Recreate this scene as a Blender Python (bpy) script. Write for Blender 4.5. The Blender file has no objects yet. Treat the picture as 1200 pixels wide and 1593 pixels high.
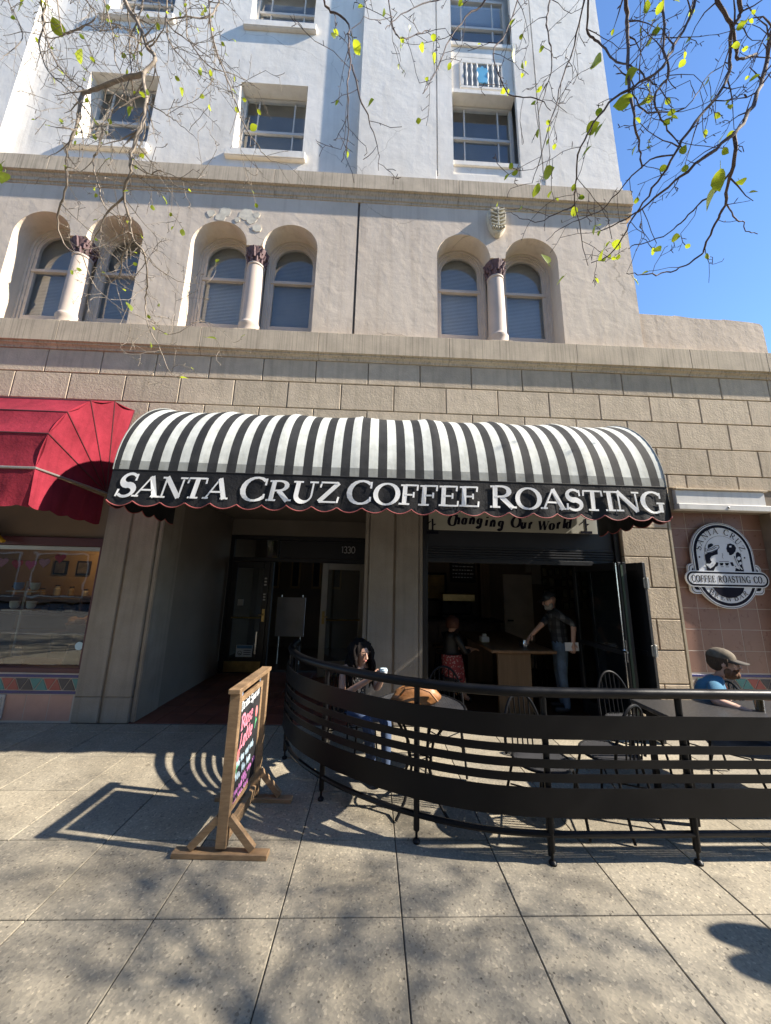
import bpy, bmesh, math, random
from mathutils import Vector, Matrix
R = math.radians
random.seed(7)
sc = bpy.context.scene
COL = sc.collection

# ------------------------------------------------------------------ camera
FPX, PITCH, YAW, ROLL, CAMH = 539.66, .199208, .032748, .023156, 1.72
PW, PH = 1200.0, 1593.0
_f = Vector((math.sin(YAW)*math.cos(PITCH), math.cos(YAW)*math.cos(PITCH), math.sin(PITCH)))
_r = Vector((math.cos(YAW), -math.sin(YAW), 0))
_u = _r.cross(_f)
CR = _r*math.cos(ROLL) + _u*math.sin(ROLL)
CU = -_r*math.sin(ROLL) + _u*math.cos(ROLL)
CAM = Vector((0, 0, CAMH))
cd = bpy.data.cameras.new('camera'); cam = bpy.data.objects.new('camera', cd); COL.objects.link(cam)
cam.matrix_world = Matrix(((CR.x, CU.x, -_f.x, CAM.x), (CR.y, CU.y, -_f.y, CAM.y), (CR.z, CU.z, -_f.z, CAM.z), (0, 0, 0, 1)))
cd.sensor_fit = 'VERTICAL'; cd.sensor_height = 24.0; cd.lens = FPX/PH*24.0
cd.clip_start = .05; cd.clip_end = 2000
sc.camera = cam

# ------------------------------------------------------------------ sky, sun, exposure
SUN = Vector((1.28, -.205, 1.0)).normalized()
w = bpy.data.worlds.new('World'); sc.world = w; w.use_nodes = True
nt = w.node_tree
sky = nt.nodes.new('ShaderNodeTexSky'); sky.sky_type = 'NISHITA'; sky.sun_disc = False
sky.sun_elevation = math.asin(SUN.z); sky.sun_rotation = math.atan2(SUN.x, SUN.y)
sky.altitude = 0; sky.air_density = 1.0; sky.dust_density = .0; sky.ozone_density = 7.0
nt.links.new(sky.outputs[0], nt.nodes['Background'].inputs[0])
nt.nodes['Background'].inputs[1].default_value = .11
sl = bpy.data.lights.new('sun', 'SUN'); sl.energy = 5.0; sl.angle = R(.7); sl.color = (1, .915, .79)
so = bpy.data.objects.new('sun', sl); COL.objects.link(so)
so.rotation_euler = SUN.to_track_quat('Z', 'Y').to_euler(); so.location = (20, -5, 20)
sc.view_settings.view_transform = 'Standard'; sc.view_settings.look = 'None'
sc.view_settings.exposure = 1.3; sc.view_settings.gamma = 1
sc.render.engine = 'CYCLES'
sc.cycles.max_bounces = 8; sc.cycles.transparent_max_bounces = 16
sc.cycles.caustics_reflective = False; sc.cycles.caustics_refractive = False

# ------------------------------------------------------------------ pixels of the photograph -> directions
def ray(x, y):
    return CR*((x-600)/FPX) - CU*((y-796.5)/FPX) + _f
def on_ground(x, y, z=0.0):
    d = ray(x, y); return CAM + d*((z-CAMH)/d.z)
def at_y(x, y, Y):
    d = ray(x, y); return CAM + d*(Y/d.y)
def at_depth(x, y, d):
    return CAM + ray(x, y)*d

# ------------------------------------------------------------------ materials
MATS = {}
def principled(name):
    m = bpy.data.materials.new(name); m.use_nodes = True
    n = m.node_tree; return m, n, n.nodes['Principled BSDF']
def N(n, t, **k):
    o = n.nodes.new(t)
    for a, b in k.items():
        if a.startswith('i_'):
            o.inputs[a[2:].replace('_', ' ')].default_value = b
        else: setattr(o, a, b)
    return o
def ramp(n, src, stops):
    r = N(n, 'ShaderNodeValToRGB')
    e = r.color_ramp.elements
    while len(e) < len(stops): e.new(.5)
    for i, (p, c) in enumerate(stops):
        e[i].position = p; e[i].color = (*c, 1) if len(c) == 3 else c
    n.links.new(src, r.inputs[0]); return r.outputs[0]
def mixc(n, fac, a, b, mode='MIX'):
    m = N(n, 'ShaderNodeMix', data_type='RGBA', blend_type=mode)
    for s, v in ((m.inputs[0], fac), (m.inputs[6], a), (m.inputs[7], b)):
        if hasattr(v, 'links') or hasattr(v, 'is_linked'): n.links.new(v, s)
        elif isinstance(v, (int, float)): s.default_value = v
        else: s.default_value = (*v, 1)
    return m.outputs[2]
def pos(n, scale=(1, 1, 1)):
    g = N(n, 'ShaderNodeNewGeometry'); m = N(n, 'ShaderNodeMapping'); m.inputs['Scale'].default_value = scale
    n.links.new(g.outputs['Position'], m.inputs['Vector']); return m.outputs[0]
def noise(n, v, scale, detail=4, rough=.6):
    t = N(n, 'ShaderNodeTexNoise'); t.inputs['Scale'].default_value = scale; t.inputs['Detail'].default_value = detail
    t.inputs['Roughness'].default_value = rough
    n.links.new(v, t.inputs['Vector']); return t.outputs['Fac']
def mat(name, col, rough=.6, var=.12, vscale=3.0, bump=0.0, bscale=60.0, metal=0.0, rnd=0.0, spec=.5, coat=0.0, streak=0.0, bdist=.004, sscale=7.0):
    """plain procedural surface: colour drift, fine relief, optional per-object tint and vertical weather streaks"""
    if name in MATS: return MATS[name]
    m, n, b = principled(name)
    p = pos(n)
    c = ramp(n, noise(n, p, vscale), [(.3, tuple(x*(1-var) for x in col)), (.7, tuple(min(1, x*(1+var)) for x in col))])
    if streak:
        s = ramp(n, noise(n, pos(n, (sscale, sscale, .45)), 1.6, 5), [(.48, (1, 1, 1)), (.75, (1-streak,)*3)])
        c = mixc(n, 1.0, c, s, 'MULTIPLY')
    if rnd:
        oi = N(n, 'ShaderNodeObjectInfo')
        s = ramp(n, oi.outputs['Random'], [(0, (1-rnd,)*3), (1, (1+rnd*.6,)*3)])
        c = mixc(n, 1.0, c, s, 'MULTIPLY')
    n.links.new(c, b.inputs['Base Color'])
    rr = N(n, 'ShaderNodeMapRange'); rr.inputs['To Min'].default_value = max(.02, rough-.1); rr.inputs['To Max'].default_value = min(1, rough+.1)
    n.links.new(noise(n, p, vscale*4), rr.inputs[0]); n.links.new(rr.outputs[0], b.inputs['Roughness'])
    b.inputs['Metallic'].default_value = metal; b.inputs['Specular IOR Level'].default_value = spec
    b.inputs['Coat Weight'].default_value = coat
    if bump:
        bn = N(n, 'ShaderNodeBump'); bn.inputs['Strength'].default_value = bump; bn.inputs['Distance'].default_value = bdist
        n.links.new(noise(n, p, bscale, 6, .65), bn.inputs['Height']); n.links.new(bn.outputs[0], b.inputs['Normal'])
    MATS[name] = m; return m

def stucco(name, col, stain, lump=.5):
    m, n, b = principled(name)
    p = pos(n)
    c = ramp(n, noise(n, p, 1.1, 6), [(.3, tuple(x*.93 for x in col)), (.7, tuple(min(1, x*1.05) for x in col))])
    s = ramp(n, noise(n, pos(n, (9, 9, .35)), 1.0, 6), [(.5, (1, 1, 1)), (.8, stain)])
    c = mixc(n, .75, c, s, 'MULTIPLY')
    g = ramp(n, noise(n, pos(n, (1, 1, .6)), .9, 7, .7), [(.46, (1, 1, 1)), (.72, (.80, .78, .75))])      # broad grime
    c = mixc(n, .8, c, g, 'MULTIPLY')
    wv = N(n, 'ShaderNodeTexNoise'); wv.inputs['Scale'].default_value = 2.5; wv.inputs['Detail'].default_value = 4; n.links.new(p, wv.inputs['Vector'])
    wp = mixc(n, .22, p, wv.outputs['Color'])
    vo = N(n, 'ShaderNodeTexVoronoi', feature='DISTANCE_TO_EDGE'); vo.inputs['Scale'].default_value = .95; n.links.new(wp, vo.inputs['Vector'])
    crk = ramp(n, vo.outputs['Distance'], [(.0, (.62, .6, .57)), (.006, (1, 1, 1))])                       # hairline cracks, here and there
    msk = ramp(n, noise(n, p, .7, 2), [(.52, (0, 0, 0)), (.6, (1, 1, 1))])
    c = mixc(n, msk, c, mixc(n, 1.0, c, crk, 'MULTIPLY'))
    n.links.new(c, b.inputs['Base Color']); b.inputs['Roughness'].default_value = .85
    b.inputs['Specular IOR Level'].default_value = .25
    t = N(n, 'ShaderNodeTexNoise'); t.inputs['Scale'].default_value = 4.5; t.inputs['Detail'].default_value = 7; t.inputs['Roughness'].default_value = .55; t.inputs['Distortion'].default_value = .25
    n.links.new(p, t.inputs['Vector'])
    t2 = noise(n, p, 45, 4)
    a = N(n, 'ShaderNodeMath', operation='MULTIPLY_ADD'); a.inputs[1].default_value = .12
    n.links.new(t2, a.inputs[0]); n.links.new(t.outputs['Fac'], a.inputs[2])
    bn = N(n, 'ShaderNodeBump'); bn.inputs['Strength'].default_value = lump; bn.inputs['Distance'].default_value = .02
    n.links.new(a.outputs[0], bn.inputs['Height']); n.links.new(bn.outputs[0], b.inputs['Normal'])
    MATS[name] = m; return m

def concrete_mat():
    m, n, b = principled('exposed_aggregate')
    p = pos(n)
    base = ramp(n, noise(n, p, 2.3, 6), [(.3, (.245, .218, .168)), (.7, (.335, .302, .238))])
    v = N(n, 'ShaderNodeTexVoronoi'); v.inputs['Scale'].default_value = 95; n.links.new(p, v.inputs['Vector'])
    sp = ramp(n, v.outputs['Color'], [(0, (.32, .31, .3)), (.2, (.82, .82, .82)), (.6, (1.02, 1.02, 1.0)), (.8, (1.15, 1.13, 1.1)), (1, (1.9, 1.85, 1.75))])
    c = mixc(n, .85, base, sp, 'MULTIPLY')
    v2 = N(n, 'ShaderNodeTexVoronoi'); v2.inputs['Scale'].default_value = 26; n.links.new(p, v2.inputs['Vector'])
    dots = ramp(n, v2.outputs['Distance'], [(.10, (.28, .26, .24)), (.17, (1, 1, 1))])
    pick = ramp(n, noise(n, p, 19, 1), [(.56, (0, 0, 0)), (.6, (1, 1, 1))])
    c = mixc(n, pick, c, mixc(n, 1.0, c, dots, 'MULTIPLY'))
    st = ramp(n, noise(n, p, .8, 5), [(.42, (1, 1, 1)), (.75, (.68, .66, .63))])
    c = mixc(n, .7, c, st, 'MULTIPLY')
    v3 = N(n, 'ShaderNodeTexVoronoi'); v3.inputs['Scale'].default_value = 2.1; n.links.new(p, v3.inputs['Vector'])
    c = mixc(n, .8, c, ramp(n, v3.outputs['Distance'], [(.035, (.5, .49, .48)), (.06, (1, 1, 1))]), 'MULTIPLY')   # trodden gum
    oi = N(n, 'ShaderNodeObjectInfo')
    c = mixc(n, 1.0, c, ramp(n, oi.outputs['Random'], [(0, (.85, .85, .86)), (1, (1.1, 1.08, 1.05))]), 'MULTIPLY')
    n.links.new(c, b.inputs['Base Color']); b.inputs['Roughness'].default_value = .8
    bn = N(n, 'ShaderNodeBump'); bn.inputs['Strength'].default_value = .3; bn.inputs['Distance'].default_value = .002
    n.links.new(v.outputs['Distance'], bn.inputs['Height']); n.links.new(bn.outputs[0], b.inputs['Normal'])
    return m

def glass_mat(name, tint=(1, 1, 1), ior=1.5):
    m = bpy.data.materials.new(name); m.use_nodes = True; n = m.node_tree
    for x in list(n.nodes):
        if x.type != 'OUTPUT_MATERIAL': n.nodes.remove(x)
    out = n.nodes['Material Output']
    fr = N(n, 'ShaderNodeFresnel'); ge = N(n, 'ShaderNodeNewGeometry')
    io = N(n, 'ShaderNodeMapRange'); io.inputs['To Min'].default_value = ior; io.inputs['To Max'].default_value = 1/ior   # same pane from either side
    n.links.new(ge.outputs['Backfacing'], io.inputs[0]); n.links.new(io.outputs[0], fr.inputs['IOR'])
    tr = N(n, 'ShaderNodeBsdfTransparent'); tr.inputs[0].default_value = (*tint, 1)
    gl = N(n, 'ShaderNodeBsdfGlossy'); gl.inputs['Roughness'].default_value = .01
    mx = N(n, 'ShaderNodeMixShader')
    n.links.new(fr.outputs[0], mx.inputs[0]); n.links.new(tr.outputs[0], mx.inputs[1]); n.links.new(gl.outputs[0], mx.inputs[2])
    bn = N(n, 'ShaderNodeBump'); bn.inputs['Strength'].default_value = .06; bn.inputs['Distance'].default_value = .02
    n.links.new(noise(n, pos(n), 2.2, 2), bn.inputs['Height'])
    n.links.new(bn.outputs[0], gl.inputs['Normal'])
    n.links.new(mx.outputs[0], out.inputs[0]); return m

def wood_mat(name, c0, c1, rough=.55, axis=(1, 1, 1), scale=9):
    m, n, b = principled(name)
    p = pos(n, axis)
    c = ramp(n, noise(n, p, scale, 7, .7), [(.3, c0), (.7, c1)])
    n.links.new(c, b.inputs['Base Color']); b.inputs['Roughness'].default_value = rough
    bn = N(n, 'ShaderNodeBump'); bn.inputs['Strength'].default_value = .25; bn.inputs['Distance'].default_value = .002
    n.links.new(noise(n, p, scale*3, 5), bn.inputs['Height']); n.links.new(bn.outputs[0], b.inputs['Normal'])
    MATS[name] = m; return m

# ------------------------------------------------------------------ mesh builder
class MB:
    def __init__(s): s.v = []; s.f = []
    def add(s, vs, fs):
        o = len(s.v); s.v += [tuple(x) for x in vs]; s.f += [tuple(i+o for i in f) for f in fs]; return s
    def quad(s, a, b, c, d): return s.add([a, b, c, d], [(0, 1, 2, 3)])
    def poly(s, pts): return s.add(pts, [tuple(range(len(pts)))])
    def box(s, x0, x1, y0, y1, z0, z1):
        return s.add([(x0, y0, z0), (x1, y0, z0), (x1, y1, z0), (x0, y1, z0), (x0, y0, z1), (x1, y0, z1), (x1, y1, z1), (x0, y1, z1)],
                     [(0, 3, 2, 1), (4, 5, 6, 7), (0, 1, 5, 4), (1, 2, 6, 5), (2, 3, 7, 6), (3, 0, 4, 7)])
    def obox(s, c, ax, ay, az):
        """box by centre and three half-axis vectors"""
        c = Vector(c); ax, ay, az = Vector(ax), Vector(ay), Vector(az)
        vs = [c+i*ax+j*ay+k*az for k in (-1, 1) for (i, j) in ((-1, -1), (1, -1), (1, 1), (-1, 1))]
        return s.add(vs, [(0, 3, 2, 1), (4, 5, 6, 7), (0, 1, 5, 4), (1, 2, 6, 5), (2, 3, 7, 6), (3, 0, 4, 7)])
    def beam(s, a, b, w, h, up=(0, 0, 1)):
        """rectangular bar from a to b"""
        a, b = Vector(a), Vector(b); d = (b-a).normalized(); up = Vector(up)
        sd = d.cross(up).normalized(); u = sd.cross(d)
        return s.obox((a+b)/2, (b-a)/2, sd*w/2, u*h/2)
    def prism(s, pts, f0, f1):
        """pts 2-D outline (counter-clockwise); f0/f1 map a 2-D point to the front and the back 3-D point"""
        n = len(pts); vs = [f0(*p) for p in pts] + [f1(*p) for p in pts]
        return s.add(vs, [tuple(range(n)), tuple(range(2*n-1, n-1, -1))] + [(i, i+n, (i+1) % n+n, (i+1) % n) for i in range(n)])
    def xz(s, pts, y0, y1): return s.prism(pts, lambda x, z: (x, y0, z), lambda x, z: (x, y1, z))
    def tube(s, pts, rad, n=8, cap=True):
        pts = [Vector(p) for p in pts]
        if not hasattr(rad, '__len__'): rad = [rad]*len(pts)
        vs = []; ref = None
        for i, p in enumerate(pts):
            d = (pts[min(i+1, len(pts)-1)] - pts[max(i-1, 0)])
            d = d.normalized() if d.length > 1e-9 else Vector((0, 0, 1))
            if ref is None:
                ref = Vector((0, 0, 1)) if abs(d.z) < .9 else Vector((1, 0, 0))
            a = (ref - d*ref.dot(d)); a = a.normalized() if a.length > 1e-6 else d.orthogonal().normalized()
            ref = a; b = d.cross(a)
            for k in range(n):
                t = 2*math.pi*k/n; vs.append(p + (a*math.cos(t)+b*math.sin(t))*rad[i])
        fs = [(i*n+k, i*n+(k+1) % n, (i+1)*n+(k+1) % n, (i+1)*n+k) for i in range(len(pts)-1) for k in range(n)]
        if cap: fs += [tuple(range(n-1, -1, -1)), tuple(range((len(pts)-1)*n, len(pts)*n))]
        return s.add(vs, fs)
    def lathe(s, prof, c, n=20, axis='z', cap=True):
        """prof: (radius, height) pairs"""
        c = Vector(c); vs = []
        for r, h in prof:
            for k in range(n):
                t = 2*math.pi*k/n; q = (r*math.cos(t), r*math.sin(t))
                vs.append(c + (Vector((q[0], q[1], h)) if axis == 'z' else Vector((q[0], h, q[1])) if axis == 'y' else Vector((h, q[0], q[1]))))
        m = len(prof)
        fs = [(i*n+k, i*n+(k+1) % n, (i+1)*n+(k+1) % n, (i+1)*n+k) for i in range(m-1) for k in range(n)]
        if cap: fs += [tuple(range(n-1, -1, -1)), tuple(range((m-1)*n, m*n))]
        return s.add(vs, fs)
    def ball(s, c, r, n=10, m=7):
        c = Vector(c); rx, ry, rz = (r, r, r) if not hasattr(r, '__len__') else r
        vs = []; fs = []
        for i in range(m+1):
            p = math.pi*i/m
            for k in range(n):
                t = 2*math.pi*k/n; vs.append(c+Vector((rx*math.sin(p)*math.cos(t), ry*math.sin(p)*math.sin(t), rz*math.cos(p))))
        for i in range(m):
            for k in range(n): fs.append((i*n+k, (i+1)*n+k, (i+1)*n+(k+1) % n, i*n+(k+1) % n))
        return s.add(vs, fs)
    def build(s, name, material, parent=None, smooth=False, bevel=0, seg=1, **tags):
        off = wloc(parent)
        me = bpy.data.meshes.new(name)
        me.from_pydata([tuple(Vector(v)-off) for v in s.v], [], s.f)
        bm = bmesh.new(); bm.from_mesh(me)
        bmesh.ops.remove_doubles(bm, verts=bm.verts, dist=1e-6)
        if bevel:
            es = [e for e in bm.edges if len(e.link_faces) == 2 and e.calc_face_angle(0) > R(25)]
            bmesh.ops.bevel(bm, geom=es, offset=bevel, segments=seg, affect='EDGES', clamp_overlap=True)
        bmesh.ops.recalc_face_normals(bm, faces=bm.faces)
        bm.to_mesh(me); bm.free()
        if smooth:
            for p in me.polygons: p.use_smooth = True
            me.set_sharp_from_angle(angle=R(38 if smooth is True else smooth))
        if material is not None: me.materials.append(material)
        o = bpy.data.objects.new(name, me); COL.objects.link(o)
        if parent is not None: o.parent = parent
        tag(o, **tags); return o
def wloc(o):
    v = Vector((0, 0, 0))
    while o is not None: v = v + o.location; o = o.parent
    return v
def tag(o, label=None, cat=None, group=None, kind=None):
    if label: o['label'] = label
    if cat: o['category'] = cat
    if group: o['group'] = group
    if kind: o['kind'] = kind
    return o
def thing(name, loc, label, cat, group=None):
    o = bpy.data.objects.new(name, None); COL.objects.link(o); o.location = loc; o.empty_display_size = .2
    return tag(o, label, cat, group)
def inst(src, name, loc, parent=None, rot=None):
    o = bpy.data.objects.new(name, src.data if hasattr(src, 'data') else src); COL.objects.link(o)
    o.parent = parent; o.location = Vector(loc)-wloc(parent)
    if rot: o.rotation_euler = rot
    return o
def proto(mb, name, m, parent, **k):
    '''a shared mesh built round its own origin, whatever its parent'''
    off = wloc(parent); mb.v = [tuple(Vector(v)+off) for v in mb.v]
    return mb.build(name, m, parent, **k)
def copy_tree(o, parent=None):
    c = o.copy(); COL.objects.link(c); c.parent = parent
    for ch in list(o.children): copy_tree(ch, c)
    return c

# ------------------------------------------------------------------ lettering: pen strokes with thick and thin, plus serifs
def arc(cx, cy, rx, ry, a0, a1, n=14):
    return [(cx+rx*math.cos(R(a0+(a1-a0)*i/n)), cy+ry*math.sin(R(a0+(a1-a0)*i/n))) for i in range(n+1)]
# each glyph: advance, [(points, pen)], [(x, y, half width)] ; pen: T thick, t thin, a by direction
GL = {
 'A': (.92, [([(.06, 0), (.45, 1)], 't'), ([(.45, 1), (.82, 0)], 'T'), ([(.2, .34), (.68, .34)], 't')], [(.07, 0, .13), (.82, 0, .15)]),
 'C': (.92, [(arc(.5, .5, .42, .51, 48, 318), 'a'), ([(.81, .98), (.81, .68)], 't'), ([(.82, .3), (.82, .1)], 't')], []),
 'E': (.78, [([(.18, 0), (.18, 1)], 'T'), ([(.18, .97), (.68, .97)], 't'), ([(.18, .5), (.52, .5)], 't'), ([(.18, .03), (.7, .03)], 't'), ([(.69, 1), (.67, .74)], 't'), ([(.52, .64), (.52, .37)], 't'), ([(.72, 0), (.74, .27)], 't')], [(.18, 0, .17), (.18, 1, .17)]),
 'F': (.74, [([(.18, 0), (.18, 1)], 'T'), ([(.18, .97), (.66, .97)], 't'), ([(.18, .5), (.52, .5)], 't'), ([(.66, 1), (.65, .72)], 't'), ([(.52, .64), (.52, .37)], 't')], [(.18, 0, .2), (.18, 1, .17)]),
 'G': (.98, [(arc(.5, .5, .42, .51, 48, 300), 'a'), ([(.81, .98), (.81, .7)], 't'), ([(.8, .02), (.8, .42)], 'T')], [(.8, .42, .16)]),
 'I': (.42, [([(.2, 0), (.2, 1)], 'T')], [(.2, 0, .19), (.2, 1, .19)]),
 'N': (1.0, [([(.14, 0), (.14, 1)], 't'), ([(.12, 1), (.82, .02)], 'T'), ([(.83, 0), (.83, 1)], 't')], [(.14, 0, .14), (.09, 1, .12), (.83, 1, .15)]),
 'O': (1.0, [(arc(.5, .5, .42, .51, 90, 450, 24), 'a')], []),
 'R': (.9, [([(.18, 0), (.18, 1)], 'T'), ([(.18, .97), (.38, .97)]+arc(.4, .74, .27, .23, 80, -90, 10)+[(.18, .5)], 'a'), ([(.4, .5), (.8, 0)], 'T')], [(.18, 0, .18), (.16, 1, .15), (.84, 0, .1)]),
 'S': (.7, [(arc(.34, .745, .245, .255, 35, 265, 12)+arc(.35, .255, .275, .255, 80, -145, 12), 's'), ([(.56, 1), (.58, .7)], 't'), ([(.08, .32), (.07, 0)], 't')], []),
 'T': (.84, [([(.4, 0), (.4, 1)], 'T'), ([(.06, .97), (.74, .97)], 't'), ([(.05, 1), (.03, .72)], 't'), ([(.75, 1), (.77, .72)], 't')], [(.4, 0, .2)]),
 'U': (.96, [([(.18, 1), (.18, .34)]+arc(.46, .32, .28, .33, 180, 360, 14)+[(.74, 1)], 'u')], [(.18, 1, .18), (.76, 1, .16)]),
 'Z': (.84, [([(.08, .97), (.72, .97)], 't'), ([(.72, .97), (.08, .03)], 'T'), ([(.08, .03), (.74, .03)], 't'), ([(.09, 1), (.06, .72)], 't'), ([(.75, 0), (.78, .29)], 't')], []),
 'B': (.86, [([(.18, 0), (.18, 1)], 'T'), ([(.18, .97), (.36, .97)]+arc(.38, .75, .24, .22, 80, -90, 10)+[(.18, .53)], 'a'), ([(.18, .53), (.38, .53)]+arc(.42, .28, .28, .25, 80, -90, 10)+[(.18, .03)], 'a')], [(.14, 0, .13), (.14, 1, .13)]),
 'W': (1.3, [([(.08, 1), (.38, 0)], 'T'), ([(.38, 0), (.62, 1)], 't'), ([(.62, 1), (.9, 0)], 'T'), ([(.9, 0), (1.18, 1)], 't')], [(.08, 1, .15), (.62, 1, .12), (1.18, 1, .12)]),
 'h': (.7, [([(.16, 0), (.16, 1)], 'T'), ([(.16, .5), (.3, .64), (.46, .62), (.52, .45), (.52, 0)], 'T')], [(.12, 1, .09), (.18, 0, .14), (.54, 0, .14)]),
 'a': (.62, [(arc(.28, .3, .2, .31, 60, 300, 14), 'a'), ([(.46, .64), (.46, .1), (.56, .02)], 'T')], []),
 'n': (.7, [([(.16, 0), (.16, .64)], 'T'), ([(.16, .46), (.3, .63), (.46, .6), (.52, .45), (.52, 0)], 'T')], [(.11, .63, .09), (.18, 0, .13), (.54, 0, .13)]),
 'g': (.62, [(arc(.28, .38, .2, .26, 20, 380, 16), 'a'), ([(.46, .64), (.46, -.1)]+arc(.26, -.1, .2, .17, 0, -160, 8), 'T')], [(.52, .62, .08)]),
 'i': (.34, [([(.16, 0), (.16, .64)], 'T'), ([(.16, .82), (.16, .95)], 'T')], [(.11, .63, .09), (.17, 0, .14)]),
 'u': (.7, [([(.16, .64), (.16, .2), (.26, .04), (.4, .05), (.5, .2)], 'T'), ([(.52, .64), (.52, 0)], 'T')], [(.11, .63, .08), (.48, .63, .08), (.58, 0, .07)]),
 'r': (.5, [([(.16, 0), (.16, .64)], 'T'), ([(.16, .44), (.28, .62), (.42, .58)], 'T')], [(.11, .63, .09), (.18, 0, .14)]),
 'o': (.62, [(arc(.3, .31, .22, .32, 90, 450, 18), 'a')], []),
 'l': (.36, [([(.16, 0), (.16, 1)], 'T')], [(.11, 1, .09), (.17, 0, .14)]),
 'd': (.66, [(arc(.28, .3, .2, .31, 60, 300, 14), 'a'), ([(.48, 1), (.48, 0)], 'T')], [(.43, 1, .09), (.55, 0, .08)]),
 '1': (.4, [([(.22, 0), (.22, 1), (.08, .88)], 'm')], []),
 '3': (.56, [(arc(.24, .74, .2, .25, 150, -90, 10)+arc(.24, .25, .23, .25, 90, -150, 10), 'm')], []),
 '0': (.66, [(arc(.32, .5, .26, .49, 90, 450, 20), 'm')], []),
 '.': (.34, [([(.14, .0), (.14, .15)], 'T')], []),
 '*': (.4, [([(.08, .35), (.2, .5), (.32, .35), (.2, .2), (.08, .35)], 'm')], []),
 ' ': (.5, [], []),
}
def ribbon(mb, pts, width, fmap, thick, lift):
    """flat ribbon following pts (2-D); width(angle) half-width; fmap(u, v, w) to 3-D, w is out of the surface"""
    n = len(pts); L = []; Rr = []
    closed = n > 3 and abs(pts[0][0]-pts[-1][0])+abs(pts[0][1]-pts[-1][1]) < 1e-6
    for i in range(n):
        a = pts[i-1] if i else (pts[-2] if closed else pts[0]); b = pts[i+1] if i < n-1 else (pts[1] if closed else pts[-1])
        dx, dy = b[0]-a[0], b[1]-a[1]; l = math.hypot(dx, dy) or 1; dx /= l; dy /= l
        h = width(dx, dy, i/(n-1))
        L.append((pts[i][0]-dy*h, pts[i][1]+dx*h)); Rr.append((pts[i][0]+dy*h, pts[i][1]-dx*h))
    for i in range(n-1):
        q = (Rr[i], Rr[i+1], L[i+1], L[i])
        mb.add([fmap(u, v, lift) for u, v in q], [(0, 1, 2, 3)])
def glyph(mb, ch, x, y, size, fmap, T=.085, t=.028, cnt=[0], wx=1.0):
    adv, strokes, ser = GL[ch]
    def put(pts, wfun):
        cnt[0] += 1
        ribbon(mb, [(x+u*size*wx, y+v*size) for u, v in pts], lambda dx, dy, s: wfun(dx, dy, s)*size, fmap, 0, .0008+(cnt[0] % 7)*.00025)
    for pts, pen in strokes:
        if pen == 'T': f = lambda dx, dy, s: T
        elif pen == 't': f = lambda dx, dy, s: t
        elif pen == 'm': f = lambda dx, dy, s: (T+t)/2
        elif pen == 's': f = lambda dx, dy, s: t+(T*1.15-t)*math.exp(-((s-.5)/.24)**2)+.012
        elif pen == 'u': f = lambda dx, dy, s: T if s < .45 else T-(T-t)*min(1, (s-.45)/.25)
        else: f = lambda dx, dy, s: t+(T*1.1-t)*abs(dy)**1.4
        put(pts, f)
    for sx, sy, hw in ser:
        sy2 = sy+t if sy < .5 else sy-t
        put([(sx-hw, sy2), (sx+hw, sy2)], lambda dx, dy, s: t)
    return adv*size*wx
def text_width(s, sizes, wx=1.0): return sum(GL[c][0]*z*wx for c, z in zip(s, sizes))
def text(mb, s, sizes, x0, y0, fmap, wx=1.0, **k):
    x = x0
    for c, z in zip(s, sizes): x += glyph(mb, c, x, y0, z, fmap, wx=wx, **k)
    return x
def letters(s, sizes, x0, y0, fmap, m, parent, wx=1.0, track=0.0, **k):
    '''the same, each letter an object of its own'''
    x = x0
    for c, z in zip(s, sizes):
        mb = MB(); x += glyph(mb, c, x, y0, z, fmap, wx=wx, **k)+track
        if mb.f: mb.build('letter', m, parent)

# ================================================================== THE SETTING
F = 4.65                                   # depth of the street front
M_conc = concrete_mat()
M_joint = mat('joint_dirt', (.055, .048, .04), .95)
M_asph = mat('asphalt', (.10, .098, .095), .9, .2, 2, .4, 120)
M_kerb = mat('kerb_concrete', (.36, .34, .3), .85, .1, 3, .3, 60)
M_stone = mat('sandstone_block', (.57, .468, .345), .9, .10, 6, .9, 38, rnd=.12, spec=.2, streak=.22, bdist=.007)
M_mortar = mat('mortar', (.22, .178, .135), .95, .15, 8)
M_corn = mat('cornice_stone', (.56, .465, .345), .9, .14, 3.5, .5, 40, spec=.2, streak=.42, sscale=26)
M_beige = stucco('beige_stucco', (.74, .625, .50), (.72, .68, .64), .42)
M_white = stucco('white_stucco', (.88, .825, .735), (.84, .83, .82), .36)
M_pier = mat('pier_stucco', (.30, .265, .225), .92, .12, 3, .9, 55, spec=.2, streak=.2, bdist=.005)
M_frame = mat('window_frame_paint', (.60, .52, .44), .55, .08, 5)
M_wframe = mat('cream_sash_paint', (.62, .58, .52), .5, .06, 5)
M_glass = glass_mat('window_glass', (.86, .9, .92), 1.9)
M_shopglass = glass_mat('shop_glass', (.93, .95, .95), 1.5)
M_blind = mat('window_blind', (.80, .81, .79), .7, .06, 2)
M_blind2 = mat('dark_blind', (.55, .56, .55), .7, .1, 2)
M_black = mat('black_paint', (.012, .012, .014), .4, .1, 5)
M_blackm = mat('black_matt', (.008, .008, .009), .8, .1, 5)

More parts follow.
